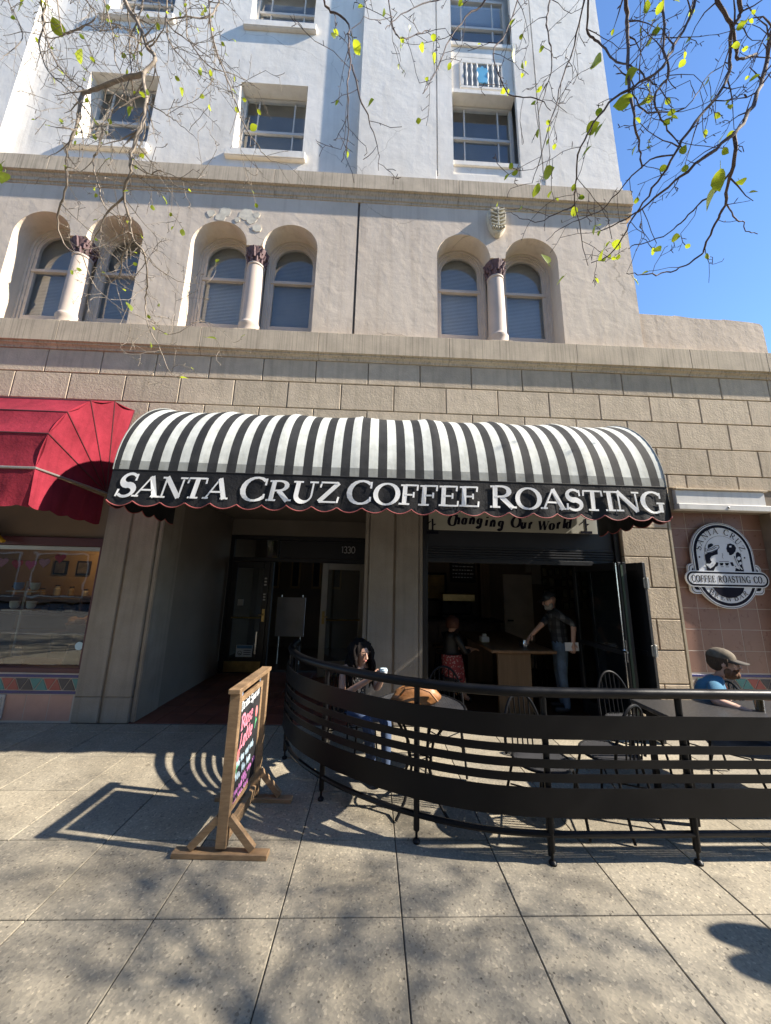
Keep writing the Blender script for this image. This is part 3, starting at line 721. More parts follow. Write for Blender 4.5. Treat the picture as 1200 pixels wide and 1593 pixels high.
# ---- wide cafe opening: frame, rolled shutter box, folding leaves
of = MB().box(.675, .745, F+.06, F+.16, 0, 2.81).box(3.36, 3.425, F+.06, F+.16, 0, 2.81).box(.747, 3.358, F+.065, F+.155, 2.0, 2.06)
of.build('opening_frame', M_black, B, bevel=.004)
sb = MB().box(.75, 3.355, F+.1, F+.3, 2.062, 2.81).build('shutter_box', mat('shutter_black', (.015, .016, .02), .45, .1, 5), B)
for k in range(4): MB().tube([(.75, F+.098, 2.1+.035*k), (3.355, F+.098, 2.1+.035*k)], .016, 6).build('shutter_slat', MATS['shutter_black'], sb, smooth=True)
M_dkgreen = mat('dark_green_edge', (.02, .045, .025), .5, .2, 5)
def leaf(p, q, name='folding_door', m=M_black, glass=None):
    """glazed folding leaf from p to q (plan points)"""
    p, q = Vector((*p, 0)), Vector((*q, 0)); d = (q-p).normalized(); s = Vector((-d.y, d.x, 0)); L = (q-p).length; up = Vector((0, 0, 1))
    f = MB(); Z = 2.03
    for a, b, c, e in ((0, .075, .01, Z), (L-.075, L, .01, Z), (.077, L-.077, .01, .2), (.077, L-.077, Z-.1, Z), (.077, L-.077, .92, .98)):
        f.obox(p+d*(a+b)/2+up*(c+e)/2, d*(b-a)/2, s*.02, up*(e-c)/2)
    o = f.build(name, m, B, bevel=.004)
    MB().obox(p+d*L/2+up*1.1, d*(L/2-.08), s*.004, up*.86).build('pane', glass or M_shopglass, o)
    return o, p, d, s
o, p, d, s = leaf((3.02, 5.2), (3.08, 4.27))
e1 = MB().tube([p+d*.9-s*.022+Vector((0, 0, .02)), p+d*.9-s*.022+Vector((0, 0, 2.02))], .009, 6).build('edge_rod', M_chrome, o, smooth=True)
e2 = MB().box(3.085, 3.115, 4.262, 4.268, .03, 2.0).build('green_edge', M_dkgreen, o)
hd = MB().tube([(3.06, 4.3, .98), (3.0, 4.28, .98), (3.0, 4.18, .98)], .011, 8).box(3.052, 3.06, 4.27, 4.32, .85, 1.1).build('handle', M_chrome, o, smooth=True)
o2, *_ = leaf((3.13, 4.26), (3.2, 5.1), glass=M_black)
o3, *_ = leaf((3.26, 5.08), (3.335, 4.2), glass=M_black)
for z in (1.78, 1.0): MB().box(3.30, 3.37, 4.185, 4.197, z-.06, z+.06).tube([(3.335, 4.18, z-.07), (3.335, 4.18, z+.07)], .012, 8).build('hinge', M_alu, o3, bevel=.002)

# ---- tiled bay with its white shutter housing
M_pink = mat('mauve_tile', (.25, .145, .115), .3, .1, 4, .05, 20, rnd=.08)
M_pink2 = mat('pink_tile', (.50, .29, .23), .35, .1, 4, .05, 20, rnd=.08)
M_grout = mat('pale_grout', (.48, .42, .37), .9)
TY = F+.2
tb = MB().box(4.262, 5.72, TY+.0015, TY+.2, -.01, 2.83).build('tiled_bay', M_grout, B)
tp = None
for i in range(5):
    for j in range(8):
        c = (4.30+.287*(i+.5)-.03, TY, .62+.281*(j+.5))
        if tp is None: tp = proto(MB().box(-.1405, .1405, 0, .02, -.1375, .1375), 'tile', M_pink, tb, bevel=.002); tp.location = Vector(c)-wloc(tb)
        else: inst(tp, 'tile', c, tb)
for i in range(5):
    inst(tp, 'tile', (4.27+.287*(i+.5), TY, .2), tb)
M_blue = mat('cobalt_tile', (.03, .035, .16), .3, .15, 8)
TRI = [mat('teal_tile', (.05, .22, .22), .35), mat('brick_red_tile', (.32, .07, .06), .35), mat('slate_tile', (.045, .045, .06), .35)]
def mosaic(parent, x0, n, y, z0, h, w, bz):
    """row of up and down triangles between two cobalt strips"""
    tris = {}
    for i in range(n):
        for up in (0, 1):
            mi = (i+up*2) % 3
            k = (mi, up)
            c = Vector((x0+w*(i+.5+.5*(1-up)), y, z0))
            if k not in tris:
                g = .008; pts = [(-w/2+g*1.6, g), (w/2-g*1.6, g), (0, h-g*1.4)] if up else [(-w/2+g*1.6, h-g), (0, g*1.4), (w/2-g*1.6, h-g)]
                o = MB().xz(pts, 0, .012).build('mosaic_tile', TRI[mi], parent); o.location = c-wloc(parent)
                off = wloc(parent)
                for v in o.data.vertices: v.co += off
                tris[k] = o
            else: inst(tris[k], 'mosaic_tile', c, parent)
    for z in bz:
        MB().box(x0, x0+w*n, y-.004, y+.012, z, z+.03).build('border_tile', M_blue, parent, bevel=.002)
mosaic(tb, 4.3, 8, TY-.004, .415, .14, .175, (.375, .57))
wb = MB().box(4.262, 5.58, F-.03, TY, 2.9, 3.105).build('shutter_housing', mat('white_metal', (.66, .64, .60), .5, .06, 3, streak=.2), B, bevel=.008)
MB().box(4.262, 5.66, F-.06, F+.05, 2.815, 2.898).build('bottom_rail', MATS['white_metal'], wb, bevel=.006)
MB().box(4.262, 5.62, F-.05, TY, 3.107, 3.128).build('top_trim', M_corn, wb, bevel=.004)
MB().ball((4.98, F-.062, 2.857), (.017, .01, .017), 10, 6).build('bolt', M_alu, wb, smooth=True)
rp = MB().box(5.70, 7.2, F+.02, F+.5, -.01, 2.815).build('pilaster', M_mortar, B)
for k in range(len(zs)-1): block(5.69, 6.3, zs[k+1], zs[k], rp); block(6.3, 7.2, zs[k+1], zs[k], rp)

# ---- neighbouring shop window
M_plum = mat('plum_frame', (.075, .022, .03), .45, .15, 5)
SX0, SX1 = -8.2, -3.535
sw = MB().box(SX0, SX1, F+.06, F+.16, 2.09, 2.2).box(SX0, SX1, F+.02, F+.17, .545, .6).box(SX1-.06, SX1, F+.06, F+.16, .602, 2.088).build('shop_window', M_plum, B, bevel=.004)
MB().box(SX0, SX1-.062, F+.11, F+.12, .602, 2.088).build('pane', M_doorglass, sw)
MB().box(SX0, SX1-.062, F+.07, F+.1, 2.03, 2.085).build('glazing_bar', M_alu, sw, bevel=.004)
MB().box(SX0, SX1, F+.1, F+.14, 2.202, 2.82).build('fascia', M_dkwall, sw)
bs = MB().box(SX0, SX1, F+.0195, F+.3, -.01, .543).build('stall_riser', M_grout, B)
tp2 = None
for i in range(11):
    c = (SX1-.02-.272*(i+.5), F+.018, .165)
    if tp2 is None: tp2 = proto(MB().box(-.1335, .1335, 0, .02, -.15, .135), 'tile', M_pink2, bs, bevel=.002); tp2.location = Vector(c)-wloc(bs)
    else: inst(tp2, 'tile', c, bs)
mosaic(bs, SX1-.165*16, 16, F+.014, .345, .145, .165, (.312, .495))
vt = MB().box(-4.62, -4.33, F-.0, F+.017, .03, .30).build('vent', mat('vent_paint', (.5, .46, .42), .5), bs, bevel=.004)
for k in range(6): MB().obox((-4.475, F-.008, .065+.04*k), (.115, 0, 0), (0, .008, .006), (0, -.002, .003)).build('slat', MATS['vent_paint'], vt)
# shop room
M_warm = mat('shop_wall_paint', (.34, .21, .085), .8, .15, 1.2)
MB().box(SX0, SX1, 6.9, 7.0, -.1, 3.0).build('shop_wall_back', M_warm, kind='structure')
MB().box(SX1+.02, SX1+.12, F+.5, 7.0, -.1, 3.0).build('shop_wall_right', M_warm, kind='structure')
MB().box(SX0-.1, SX0, F+.16, 7.0, -.1, 3.0).build('shop_wall_left', M_warm, kind='structure')
MB().box(SX0, SX1+.1, F+.2, 7.0, 2.85, 2.95).build('shop_ceiling', M_warm, kind='structure')
MB().box(SX0, SX1+.1, F+.3, 7.0, -.1, .0).build('shop_floor', M_dkwood, kind='structure')

# ================================================================== STRIPED AWNING
AX0, AX1, AYF, AZF, AZB = -2.65, 3.095, 3.45, 2.775, 2.405
AA, AB = F-.005-AYF, 1.13
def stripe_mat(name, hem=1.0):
    m, n, b = principled(name)
    g = N(n, 'ShaderNodeNewGeometry'); s = N(n, 'ShaderNodeSeparateXYZ'); n.links.new(g.outputs['Position'], s.inputs[0])
    a = N(n, 'ShaderNodeMath', operation='MULTIPLY_ADD'); a.inputs[1].default_value = 1/.1937; a.inputs[2].default_value = -(AX0-.135)/.1937
    n.links.new(s.outputs[0], a.inputs[0])
    fr = N(n, 'ShaderNodeMath', operation='FRACT'); n.links.new(a.outputs[0], fr.inputs[0])
    p = pos(n)
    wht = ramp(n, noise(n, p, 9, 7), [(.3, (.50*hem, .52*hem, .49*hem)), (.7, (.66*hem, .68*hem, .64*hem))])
    blk_ = ramp(n, noise(n, p, 6, 6), [(.3, (.022, .023, .025)), (.75, (.042, .043, .045))])
    spots = ramp(n, noise(n, p, 26, 2), [(.71, (1, 1, 1)), (.76, (.45, .44, .4))])
    wht = mixc(n, .8, wht, spots, 'MULTIPLY')
    e = ramp(n, fr.outputs[0], [(0, (0, 0, 0)), (.5, (0, 0, 0)), (.505, (1, 1, 1)), (.995, (1, 1, 1))])
    gr = ramp(n, noise(n, pos(n, (9, 2, 1)), 1.4, 7, .7), [(.42, (1, 1, 1)), (.75, (.72, .71, .68))])
    n.links.new(mixc(n, .9, mixc(n, e, wht, blk_), gr, 'MULTIPLY'), b.inputs['Base Color']); b.inputs['Roughness'].default_value = .8; b.inputs['Specular IOR Level'].default_value = .25
    bn = N(n, 'ShaderNodeBump'); bn.inputs['Strength'].default_value = .35; bn.inputs['Distance'].default_value = .01
    n.links.new(noise(n, p, 7, 5), bn.inputs['Height']); n.links.new(bn.outputs[0], b.inputs['Normal'])
    return m
M_canv = mat('black_canvas', (.016, .016, .018), .75, .2, 5, .6, 14, spec=.3, bdist=.012)
M_red = mat('red_piping', (.34, .085, .08), .7, .15, 8)
M_letter = mat('white_lettering', (.88, .88, .87), .6, .05, 5)
aw = thing('striped_awning', (0, F, AZB), 'black and white striped barrel awning with SANTA CRUZ COFFEE ROASTING on its black valance', 'awning')
RIB = 7
def awn(x, t, off=0.0):
    u = (x-AX0)/(AX1-AX0)*RIB; sag = .034*math.sin(math.pi*(u % 1.0))**.7*math.sin(t)**.7*(1 if 0 < u < RIB else 0)
    return Vector((x, F-.005-(AA+off-sag)*math.cos(t), AZF+(AB+off-sag)*math.sin(t)))
nx, ntv = 126, 16
mb = MB(); T0 = R(4.5)
def sheet(mb, t0, t1, n, off=0.0):
    vs = [awn(AX0+(AX1-AX0)*i/nx, t0+(t1-t0)*j/n, off) for j in range(n+1) for i in range(nx+1)]
    mb.add(vs, [(j*(nx+1)+i, j*(nx+1)+i+1, (j+1)*(nx+1)+i+1, (j+1)*(nx+1)+i) for j in range(n) for i in range(nx)])
sheet(mb, T0, R(90), ntv); mb.build('canopy', stripe_mat('striped_canvas'), aw, smooth=60)
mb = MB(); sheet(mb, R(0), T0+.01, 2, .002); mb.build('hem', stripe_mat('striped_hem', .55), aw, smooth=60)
for k, x in enumerate((AX0+.002, AX1-.002)):
    pts = [awn(AX0, R(90)*i/16) for i in range(17)]
    mb = MB().poly([(x, p.y, p.z) for p in pts]+[(x, F-.006, AZF)]); mb.build('end_panel', M_canv, aw)
    MB().tube([(x, p.y, p.z) for p in pts], .007, 6).build('edge_welt', mat('welt_grey', (.22, .23, .22), .8), aw, smooth=True)
for k in range(RIB+1):
    x = AX0+(AX1-AX0)*k/RIB; x = min(max(x, AX0+.03), AX1-.03)
    MB().tube([awn(AX0, R(90)*i/12)*1 - Vector((AX0-x, 0, 0)) + Vector((0, .03, -.03)) for i in range(13)], .013, 6).build('rib', M_blackm, aw, smooth=True)
MB().tube([(AX0, AYF+.012, AZF), (AX1, AYF+.012, AZF)], .016, 8).build('front_bar', M_blackm, aw, smooth=True)
def wrinkle(s): return .010*math.sin(s*7.3)+.006*math.sin(s*17.1+1)+.004*math.sin(s*31)
def scallop(s, per=.252): return .055*abs(math.sin(math.pi*s/per))**.75
NV = 300
def valance(name, p0, p1, out, z0, z1, m, per, amp=1.0, pipe=None, parent=None, n=NV, wr=1.0):
    p0, p1, out = Vector(p0), Vector(p1), Vector(out); L = (p1-p0).length; vs = []; edge = []
    for i in range(n+1):
        s = L*i/n; q = p0+(p1-p0)*(i/n)
        zb = z1+.05*amp-scallop(s, per)*amp
        for j in range(5):
            f = j/4; vs.append((q+out*wrinkle(s+f*.07)*f*wr) + Vector((0, 0, z0+(zb-z0)*f)))
        edge.append(Vector(vs[-1])+out*.003)
    mb = MB().add(vs, [(i*5+j, (i+1)*5+j, (i+1)*5+j+1, i*5+j+1) for i in range(n) for j in range(4)])
    v = mb.build(name, m, parent, smooth=60)
    if pipe: MB().tube(edge, .0055, 6).build('piping', pipe, v, smooth=True)
    return v
val = valance('valance', (AX0, AYF, 0), (AX1, AYF, 0), (0, -1, 0), AZF-.01, AZB, M_canv, .252, 1, M_red, aw)
valance('side_valance', (AX0, AYF, 0), (AX0, F-.02, 0), (-1, 0, 0), AZF-.01, AZB, M_canv, .252, 1, M_red, aw, 70)
valance('side_valance', (AX1, AYF, 0), (AX1, F-.02, 0), (1, 0, 0), AZF-.01, AZB, M_canv, .252, 1, M_red, aw, 70)
def on_val(u, v, w_):
    f = min(1, max(0, (AZF-.01-v)/(AZF-.01-AZB))); s = u-AX0
    return (u, AYF-.006-wrinkle(s+f*.07)*f-w_*1.6, v)
for word, pa, pb in (('SANTA', 183, 356), ('CRUZ', 374, 530), ('COFFEE', 540, 746), ('ROASTING', 762, 1033)):
    xa, xb = at_y(pa, 765, AYF).x, at_y(pb, 775, AYF).x
    sz = [.236]+[.216]*(len(word)-1)
    wx = (xb-xa)/text_width(word, sz)
    letters(word, sz, xa, 2.495, lambda u, v, w_: on_val(u+(v-2.6)*(.10-.062*u), v, w_), M_letter, val, wx=wx, T=.105, t=.042)

# ================================================================== RED HOOD AWNING OF THE NEIGHBOUR
M_hood = mat('red_canvas', (.25, .024, .04), .8, .25, 3, .9, 9, spec=.15, streak=.25, bdist=.01)
hd = thing('red_awning', (-5.6, F, 2.3), 'plain red folding hood awning over the neighbouring shop window', 'awning')
HR, HZ, HXC, HXP, HXL = 1.2, 2.80, -3.40, -3.585, -8.3
ANG = [R(a) for a in (-2, 17, 34, 52, 71, 89)]
def hood(x, a): return Vector((x, F-.01-HR*math.cos(a), HZ+HR*math.sin(a)))
piv = Vector((HXP, F-.02, HZ))
for k in range(5):
    a, b = ANG[k], ANG[k+1]; mb = MB(); n = 24; m = 4
    def hp(i, j):
        x = HXL+(HXC-HXL)*i/n; f = j/m; p = hood(x, a).lerp(hood(x, b), f); c = (a+b)/2
        s = .03*math.sin(math.pi*f)*(.4+.6*abs(math.sin(x*1.7))); return p+Vector((0, math.cos(c)*s, -math.sin(c)*s))
    vs = [hp(i, j) for j in range(m+1) for i in range(n+1)]
    mb.add(vs, [(j*(n+1)+i, j*(n+1)+i+1, (j+1)*(n+1)+i+1, (j+1)*(n+1)+i) for j in range(m) for i in range(n)])
    mb.build('front_panel', M_hood, hd, smooth=60)
    c0, c1 = hood(HXC, a), hood(HXC, b); mb = MB(); q = 6
    for j in range(q):
        for i in range(4):
            def sp(i, j):
                f = j/q; e = (c0.lerp(c1, i/4)); r = e.lerp(piv, f); return r+Vector((-.02*math.sin(math.pi*i/4)*(1-f), 0, 0))
            if j < q-1: mb.quad(sp(i, j), sp(i+1, j), sp(i+1, j+1), sp(i, j+1))
            else: mb.add([sp(i, j), sp(i+1, j), piv], [(0, 1, 2)])
    mb.build('side_panel', M_hood, hd, smooth=60)
for k, a in enumerate(ANG):
    c = hood(HXC, a); MB().tube([hood(HXL, a), hood(HXC-.06, a), c, c.lerp(piv, .06), piv], .008 if k else .014, 6).build('hoop', mat('hoop_dark', (.09, .02, .025), .6) if k else M_alu, hd, smooth=True)
valance('valance', hood(HXL, ANG[0])*1 - Vector((0, 0, hood(0, ANG[0]).z)), hood(HXC, ANG[0]) - Vector((0, 0, hood(0, ANG[0]).z)), (0, -1, 0), hood(0, ANG[0]).z-.01, 2.36, M_hood, .3, .5, None, hd, 160, 1.8)
c = hood(HXC, ANG[0])
valance('side_valance', (c.x, c.y, 0), (piv.x-.02, piv.y, 0), (1, 0, 0), hood(0, ANG[0]).z-.01, 2.36, M_hood, .3, .5, None, hd, 60, 1.2)

# ================================================================== ROUND SHOP SIGN ON THE TILES
SY = TY-.05
sg = thing('brew_bar_sign', (4.99, TY, 1.46), 'round-topped white and black sign with two coffee drinkers, reading SANTA CRUZ COFFEE ROASTING CO. BREWBAR', 'sign')
M_sw = mat('sign_white', (.66, .68, .72), .4, .04, 4); M_sb = mat('sign_navy_black', (.010, .010, .02), .5, .1, 4, spec=.05)
SC, ZU, ZL = 4.985, 2.215, 1.925
def stadium(r, n=28):
    return [(SC+r*math.cos(math.pi*i/n), ZU+r*math.sin(math.pi*i/n)) for i in range(n+1)]+[(SC-r*math.cos(math.pi*i/n), ZL-r*math.sin(math.pi*i/n)) for i in range(n+1)]
def hstad(L, h, zc, n=10):
    return [(SC+L-h+h*math.sin(math.pi*i/n), zc-h*math.cos(math.pi*i/n)) for i in range(n+1)]+[(SC-L+h-h*math.sin(math.pi*i/n), zc+h*math.cos(math.pi*i/n)) for i in range(n+1)]
def rrect(L, h, zc, r, n=6):
    out = []
    for cx, cz, a0 in ((SC+L-r, zc-h+r, -90), (SC+L-r, zc+h-r, 0), (SC-L+r, zc+h-r, 90), (SC-L+r, zc-h+r, 180)):
        out += [(cx+r*math.cos(R(a0+90*i/n)), cz+r*math.sin(R(a0+90*i/n))) for i in range(n+1)]
    return out
ZBN = 1.868
lay = 0
def layer(name, pts, m, top):
    return MB().xz(pts, SY-top, SY+.03-top*.1 if top < .002 else SY-top+.0012).build(name, m, sg)
layer('ear_plate', rrect(.535, .21, ZBN, .07), M_sw, .0)
layer('ear_ring', rrect(.52, .195, ZBN, .06), M_sb, .002); layer('ear_field', rrect(.512, .187, ZBN, .055), M_sw, .0035); layer('ear_fill', rrect(.485, .155, ZBN, .04), M_sb, .005)
MB().xz(stadium(.46), SY-.0065, SY+.02).build('plate', M_sw, sg, bevel=.002)
layer('outer_line', stadium(.45), M_sb, .008); layer('outer_band', stadium(.442), M_sw, .0095); layer('thick_ring', stadium(.425), M_sb, .011)
layer('field', stadium(.385), M_sw, .0125)
layer('inner_line', stadium(.268), M_sb, .014); layer('picture_field', stadium(.264), M_sw, .0155)
def zp(zx, zy, y=SY): return at_y(1060+zx/8.571, 800+zy/8.571, y)
def zxz(pts): return [(zp(*p).x, zp(*p).z) for p in pts]
def ccw(p):
    return p if sum(p[i][0]*p[(i+1) % len(p)][1]-p[(i+1) % len(p)][0]*p[i][1] for i in range(len(p))) > 0 else p[::-1]
L1 = .017
low = [(SC-.225, ZBN-.09), (SC+.225, ZBN-.09)]+[(SC+.225*math.cos(t), ZBN-.09-.165*math.sin(t)) for t in [math.pi*i/16 for i in range(1, 16)]]
layer('lower_disc', ccw(low), M_sb, L1)
SIL = [
 ('drinker_hat', [(338, 440), (345, 405), (385, 388), (410, 402), (412, 420), (380, 440), (345, 458)], M_sb, L1),
 ('drinker_hair', [(300, 545), (330, 520), (400, 508), (470, 475), (473, 535), (430, 545), (390, 560), (370, 590), (380, 620), (395, 635), (370, 660), (325, 655), (308, 600)], M_sb, L1),
 ('drinker_body', [(326, 690), (375, 722), (425, 690), (455, 638), (480, 648), (470, 690), (440, 705), (412, 770), (330, 770)], M_sb, L1+.0013),
 ('drinker_head', [(600, 402), (640, 390), (690, 410), (716, 450), (706, 500), (680, 530), (650, 548), (625, 545), (620, 515), (600, 505), (588, 460)], M_sb, L1),
 ('drinker_braid', [(715, 520), (740, 502), (775, 530), (788, 600), (798, 680), (825, 775), (700, 775), (712, 715), (770, 742), (745, 650), (712, 570)], M_sb, L1),
 ('drinker_flower', [(730+25*math.cos(t*.7)+22, 590+26*math.sin(t*.7)) for t in range(9)], M_sw, L1+.0013),
 ('drinker_bloom', [(772+18*math.cos(t*.7), 655+20*math.sin(t*.7)) for t in range(9)], M_sw, L1+.0013),
 ('drinker_face_mark', [(620, 425), (650, 418), (655, 440), (630, 445)], M_sw, L1+.0013),
 ('coffee_cup', [(497, 650), (548, 650), (540, 684), (508, 684)], M_sb, L1), ('coffee_cup', [(568, 650), (622, 650), (612, 684), (578, 684)], M_sb, L1),
 ('coffee_hand', [(636, 645), (668, 638), (692, 690), (660, 692)], M_sb, L1),
]
for nm, pts, m, top in SIL: layer(nm, ccw(zxz(pts)), m, top)
def zstroke(mb, pts, w_, lift):
    ribbon(mb, zxz(pts), lambda a, b, c: w_, lambda u, v, q: (u, SY-lift, v), 0, 0)
st = MB()
zstroke(st, [(303, 445), (330, 470), (395, 452), (440, 420), (482, 418), (492, 440), (468, 470), (400, 500), (335, 516), (308, 495), (303, 445)], .004, L1+.002)
zstroke(st, [(325, 487), (400, 470), (455, 440)], .004, L1+.0022); zstroke(st, [(530, 520), (541, 548), (530, 568), (545, 592)], .003, L1)
zstroke(st, [(490, 632), (620, 630)], .003, L1); zstroke(st, [(515, 700), (550, 700)], .003, L1); zstroke(st, [(580, 702), (620, 702)], .003, L1)
zstroke(st, [(688, 560), (705, 600), (725, 640), (745, 690)], .006, L1+.003); zstroke(st, [(700, 700), (712, 690)], .004, L1+.003)
st.build('figure_outline', M_sb, sg)
st = MB(); zstroke(st, [(318, 668), (355, 682), (395, 652), (430, 640)], .009, L1+.003); zstroke(st, [(365, 720), (410, 680), (440, 648)], .007, L1+.0035); zstroke(st, [(690, 520), (715, 495), (745, 495)], .006, L1+.0035); zstroke(st, [(705, 580), (735, 650), (765, 710), (795, 738)], .008, L1+.0035)
st.build('figure_highlight', M_sw, sg)
def place_letter(ch, zx, zy, rot, size, y, T=.07, t=.03, wx=1.0):
    c = zp(zx, zy, y); a = R(-rot); adv = GL[ch][0]*size*wx
    def fm(u, v, w_):
        du, dv = u-adv/2, v-size/2; return (c.x+du*math.cos(a)-dv*math.sin(a), y-w_, c.z+du*math.sin(a)+dv*math.cos(a))
    mb = MB(); glyph(mb, ch, 0, 0, size, fm, T=T, t=t, wx=wx); mb.build('letter', M_sb, sg)
for ch, x_, y_, r_ in (('S', 228, 447, -72), ('A', 250, 368, -57), ('N', 312, 290, -40), ('T', 372, 245, -24), ('A', 448, 225, -6), ('C', 597, 245, 18), ('R', 685, 292, 36), ('U', 757, 366, 52), ('Z', 812, 455, 68)):
    place_letter(ch, x_, y_, r_, .083, SY-.0145)
for ch, x_, y_, r_, s_ in (('B', 412, 1040, 32, .083), ('R', 474, 1082, 24, .066), ('E', 555, 1112, 12, .066), ('W', 637, 1126, 2, .066), ('B', 733, 1112, -10, .083), ('A', 797, 1093, -22, .066), ('R', 855, 1056, -32, .066)):
    place_letter(ch, x_, y_, r_, s_, SY-.0145)
for x_, y_ in ((243, 563), (843, 575)): place_letter('*', x_, y_, 0, .045, SY-.0145, T=.2, t=.2)
bn_ = MB().xz(hstad(.605, .112, ZBN), SY-.021, SY-.002).build('banner', M_sw, sg)
layer('banner_ring', hstad(.59, .098, ZBN), M_sb, .0225); layer('banner_field', hstad(.565, .074, ZBN), M_sw, .024)
s_ = 'COFFEE ROASTING CO.'; wx = (1.05-.009*18)/text_width(s_, [.09]*len(s_)); letters(s_, [.09]*len(s_), SC-.525, ZBN-.045, lambda u, v, w_: (u, SY-.0255-w_, v), M_sb, bn_, wx=wx, track=.009, T=.075, t=.03)

# ================================================================== CHANGING OUR WORLD BOARD
cb = thing('slogan_board', (1.92, F+.05, 2.44), 'cream board reading Changing Our World above the open cafe front', 'sign')
MB().box(.755, 3.12, F+.035, F+.055, 2.44, 2.8).build('board', mat('board_cream', (.40, .39, .33), .7, .06, 3), cb, bevel=.003)
def op(zx, zy): return at_y(640+zx/3.75, 790+zy/3.75, F+.03)
for ch, x_, y_, s_ in (('C', 210, 102, .145), ('h', 247, 96, .135), ('a', 292, 94, .135), ('n', 334, 95, .135), ('g', 380, 99, .135), ('i', 428, 105, .135), ('n', 455, 110, .135), ('g', 505, 113, .135), ('O', 580, 112, .145), ('u', 634, 119, .135), ('r', 680, 122, .135), ('W', 738, 128, .125), ('o', 803, 126, .135), ('r', 845, 122, .135), ('l', 882, 119, .135), ('d', 900, 118, .135)):
    p = op(x_, y_); cl = MB(); glyph(cl, ch, 0, 0, s_, lambda u, v, w_: (p.x+u*.92+v*.22, F+.034-w_, p.z+v), T=.15, t=.045); cl.build('letter', M_sb, cb)
ic = MB()
for zx in (125, 1020):
    p = op(zx, 105); q = lambda a, b: (p.x+a, p.z+b)
    ic.xz([q(-.012, -.07), q(.012, -.07), q(.012, .1), q(-.012, .1)], F+.031, F+.034); ic.xz([q(.015, .0), q(.055, .03), q(.015, .03)], F+.0305, F+.034)
    ic.xz([q(-.07, .02), q(-.02, .06), q(-.03, .07), q(-.075, .035)], F+.0305, F+.034); ic.xz([q(-.08, -.11), q(.08, -.11), q(.08, -.075), q(-.08, -.075)], F+.0305, F+.034)
tag(ic.build('emblem', M_sb, cb), kind='stuff')

# ================================================================== CHALKBOARD STAND
M_ply = wood_mat('sign_timber', (.21, .128, .066), (.36, .235, .13), .6, (1.5, 1.5, 6), 8)
M_chalkb = mat('chalkboard', (.018, .018, .02), .75, .25, 4)
GL.update({'D': (.66, [([(.1, 0), (.1, 1)], 'm'), ([(.06, 1), (.3, .95), (.52, .7), (.54, .4), (.38, .1), (.06, 0)], 'm')], []), 'k': (.5, [([(.1, 0), (.1, 1)], 'm'), ([(.4, .6), (.12, .3), (.44, 0)], 'm')], []),
 'p': (.5, [([(.1, -.3), (.1, .6)], 'm'), (arc(.24, .3, .16, .28, 120, -120, 10), 'm')], []), 'e': (.48, [([(.08, .32), (.38, .36)]+arc(.22, .32, .17, .3, 20, 320, 12), 'm')], []),
 'c': (.44, [(arc(.24, .3, .18, .3, 50, 310, 12), 'm')], []), 's': (.42, [(arc(.2, .46, .12, .14, 30, 260, 8)+arc(.2, .17, .13, .16, 90, -150, 8), 'm')], []),
 't': (.4, [([(.18, 1), (.16, .1), (.26, 0), (.34, .08)], 'm'), ([(.02, .66), (.34, .68)], 'm')], []), 'L': (.6, [([(.2, .9), (.3, 1), (.2, .5), (.1, .1), (.2, .04), (.36, .14), (.54, .02)], 'm')], [])})
sbd = thing('chalkboard_stand', (-.89, 2.9, 0), 'wooden pavement stand holding a chalkboard with drink specials in coloured chalk', 'sign')
NX, NY, FX, FY_, HT = -.905, 2.61, -.885, 3.18, .955
ax = Vector((FX-NX, FY_-NY, 0)).normalized(); sx = Vector((ax.y, -ax.x, 0)); UP = Vector((0, 0, 1))
Pn, Pf = Vector((NX, NY, 0)), Vector((FX, FY_, 0))
for p in (Pn, Pf):
    sgn = 1 if p is Pn else -1
    MB().obox(p+UP*(.05+HT)/2, sx*.035, ax*.019, UP*(HT-.05)/2).build('post', M_ply, sbd, bevel=.003)
    MB().obox(p+UP*.016, sx*.30, ax*.032, UP*.016).build('base_board', M_ply, sbd, bevel=.003)
    for s in (-1, 1):
        a, b = p+sx*s*.03+UP*.215, p+sx*s*.2+UP*.045
        MB().beam(a-ax*.0, b, .034, .045, up=ax.cross((b-a).normalized())).build('brace', M_ply, sbd, bevel=.002)
MB().obox((Pn+Pf)/2+UP*(HT+.016), sx*.04, ax*((Pf-Pn).length/2+.045), UP*.0155).build('top_beam', M_ply, sbd, bevel=.003)
MB().obox((Pn+Pf)/2+UP*.085, sx*.019, ax*((Pf-Pn).length/2-.02), UP*.035).build('bottom_rail', M_ply, sbd, bevel=.003)
y0, y1, z0, z1 = .055, (Pf-Pn).length-.055, .2, .9
cbm = lambda u, v, w_: tuple(Pn+ax*u+UP*v+sx*w_)
ch = MB().obox((Pn+Pf)/2+UP*(z0+z1)/2, sx*.006, ax*((y1-y0)/2-.02), UP*((z1-z0)/2-.02)).build('chalkboard', M_chalkb, sbd)
for (a, b, c, d) in ((y0, y1, z1-.035, z1), (y0, y1, z0, z0+.035), (y0, y0+.033, z0+.036, z1-.036), (y1-.033, y1, z0+.036, z1-.036)):
    MB().obox(Vector(cbm((a+b)/2, (c+d)/2, 0)), sx*.011, ax*(b-a)/2, UP*(d-c)/2).build('board_frame', M_ply, ch, bevel=.002)
for u in (y0+.05, y1-.05):
    MB().tube([cbm(u+.012*math.cos(t*.8), (z1+HT)/2+.024*math.sin(t*.8), 0) for t in range(9)], .0028, 5).build('hook', M_chrome, sbd, smooth=True)
CH = {k: mat('chalk_'+k, c, .9, .2, 30) for k, c in {'white': (.7, .74, .76), 'pink': (.75, .25, .33), 'blue': (.5, .66, .76), 'violet': (.55, .2, .5), 'green': (.1, .42, .18), 'rose': (.7, .2, .2)}.items()}
fb = lambda u, v, w_: cbm(u, v, .0065+w_)
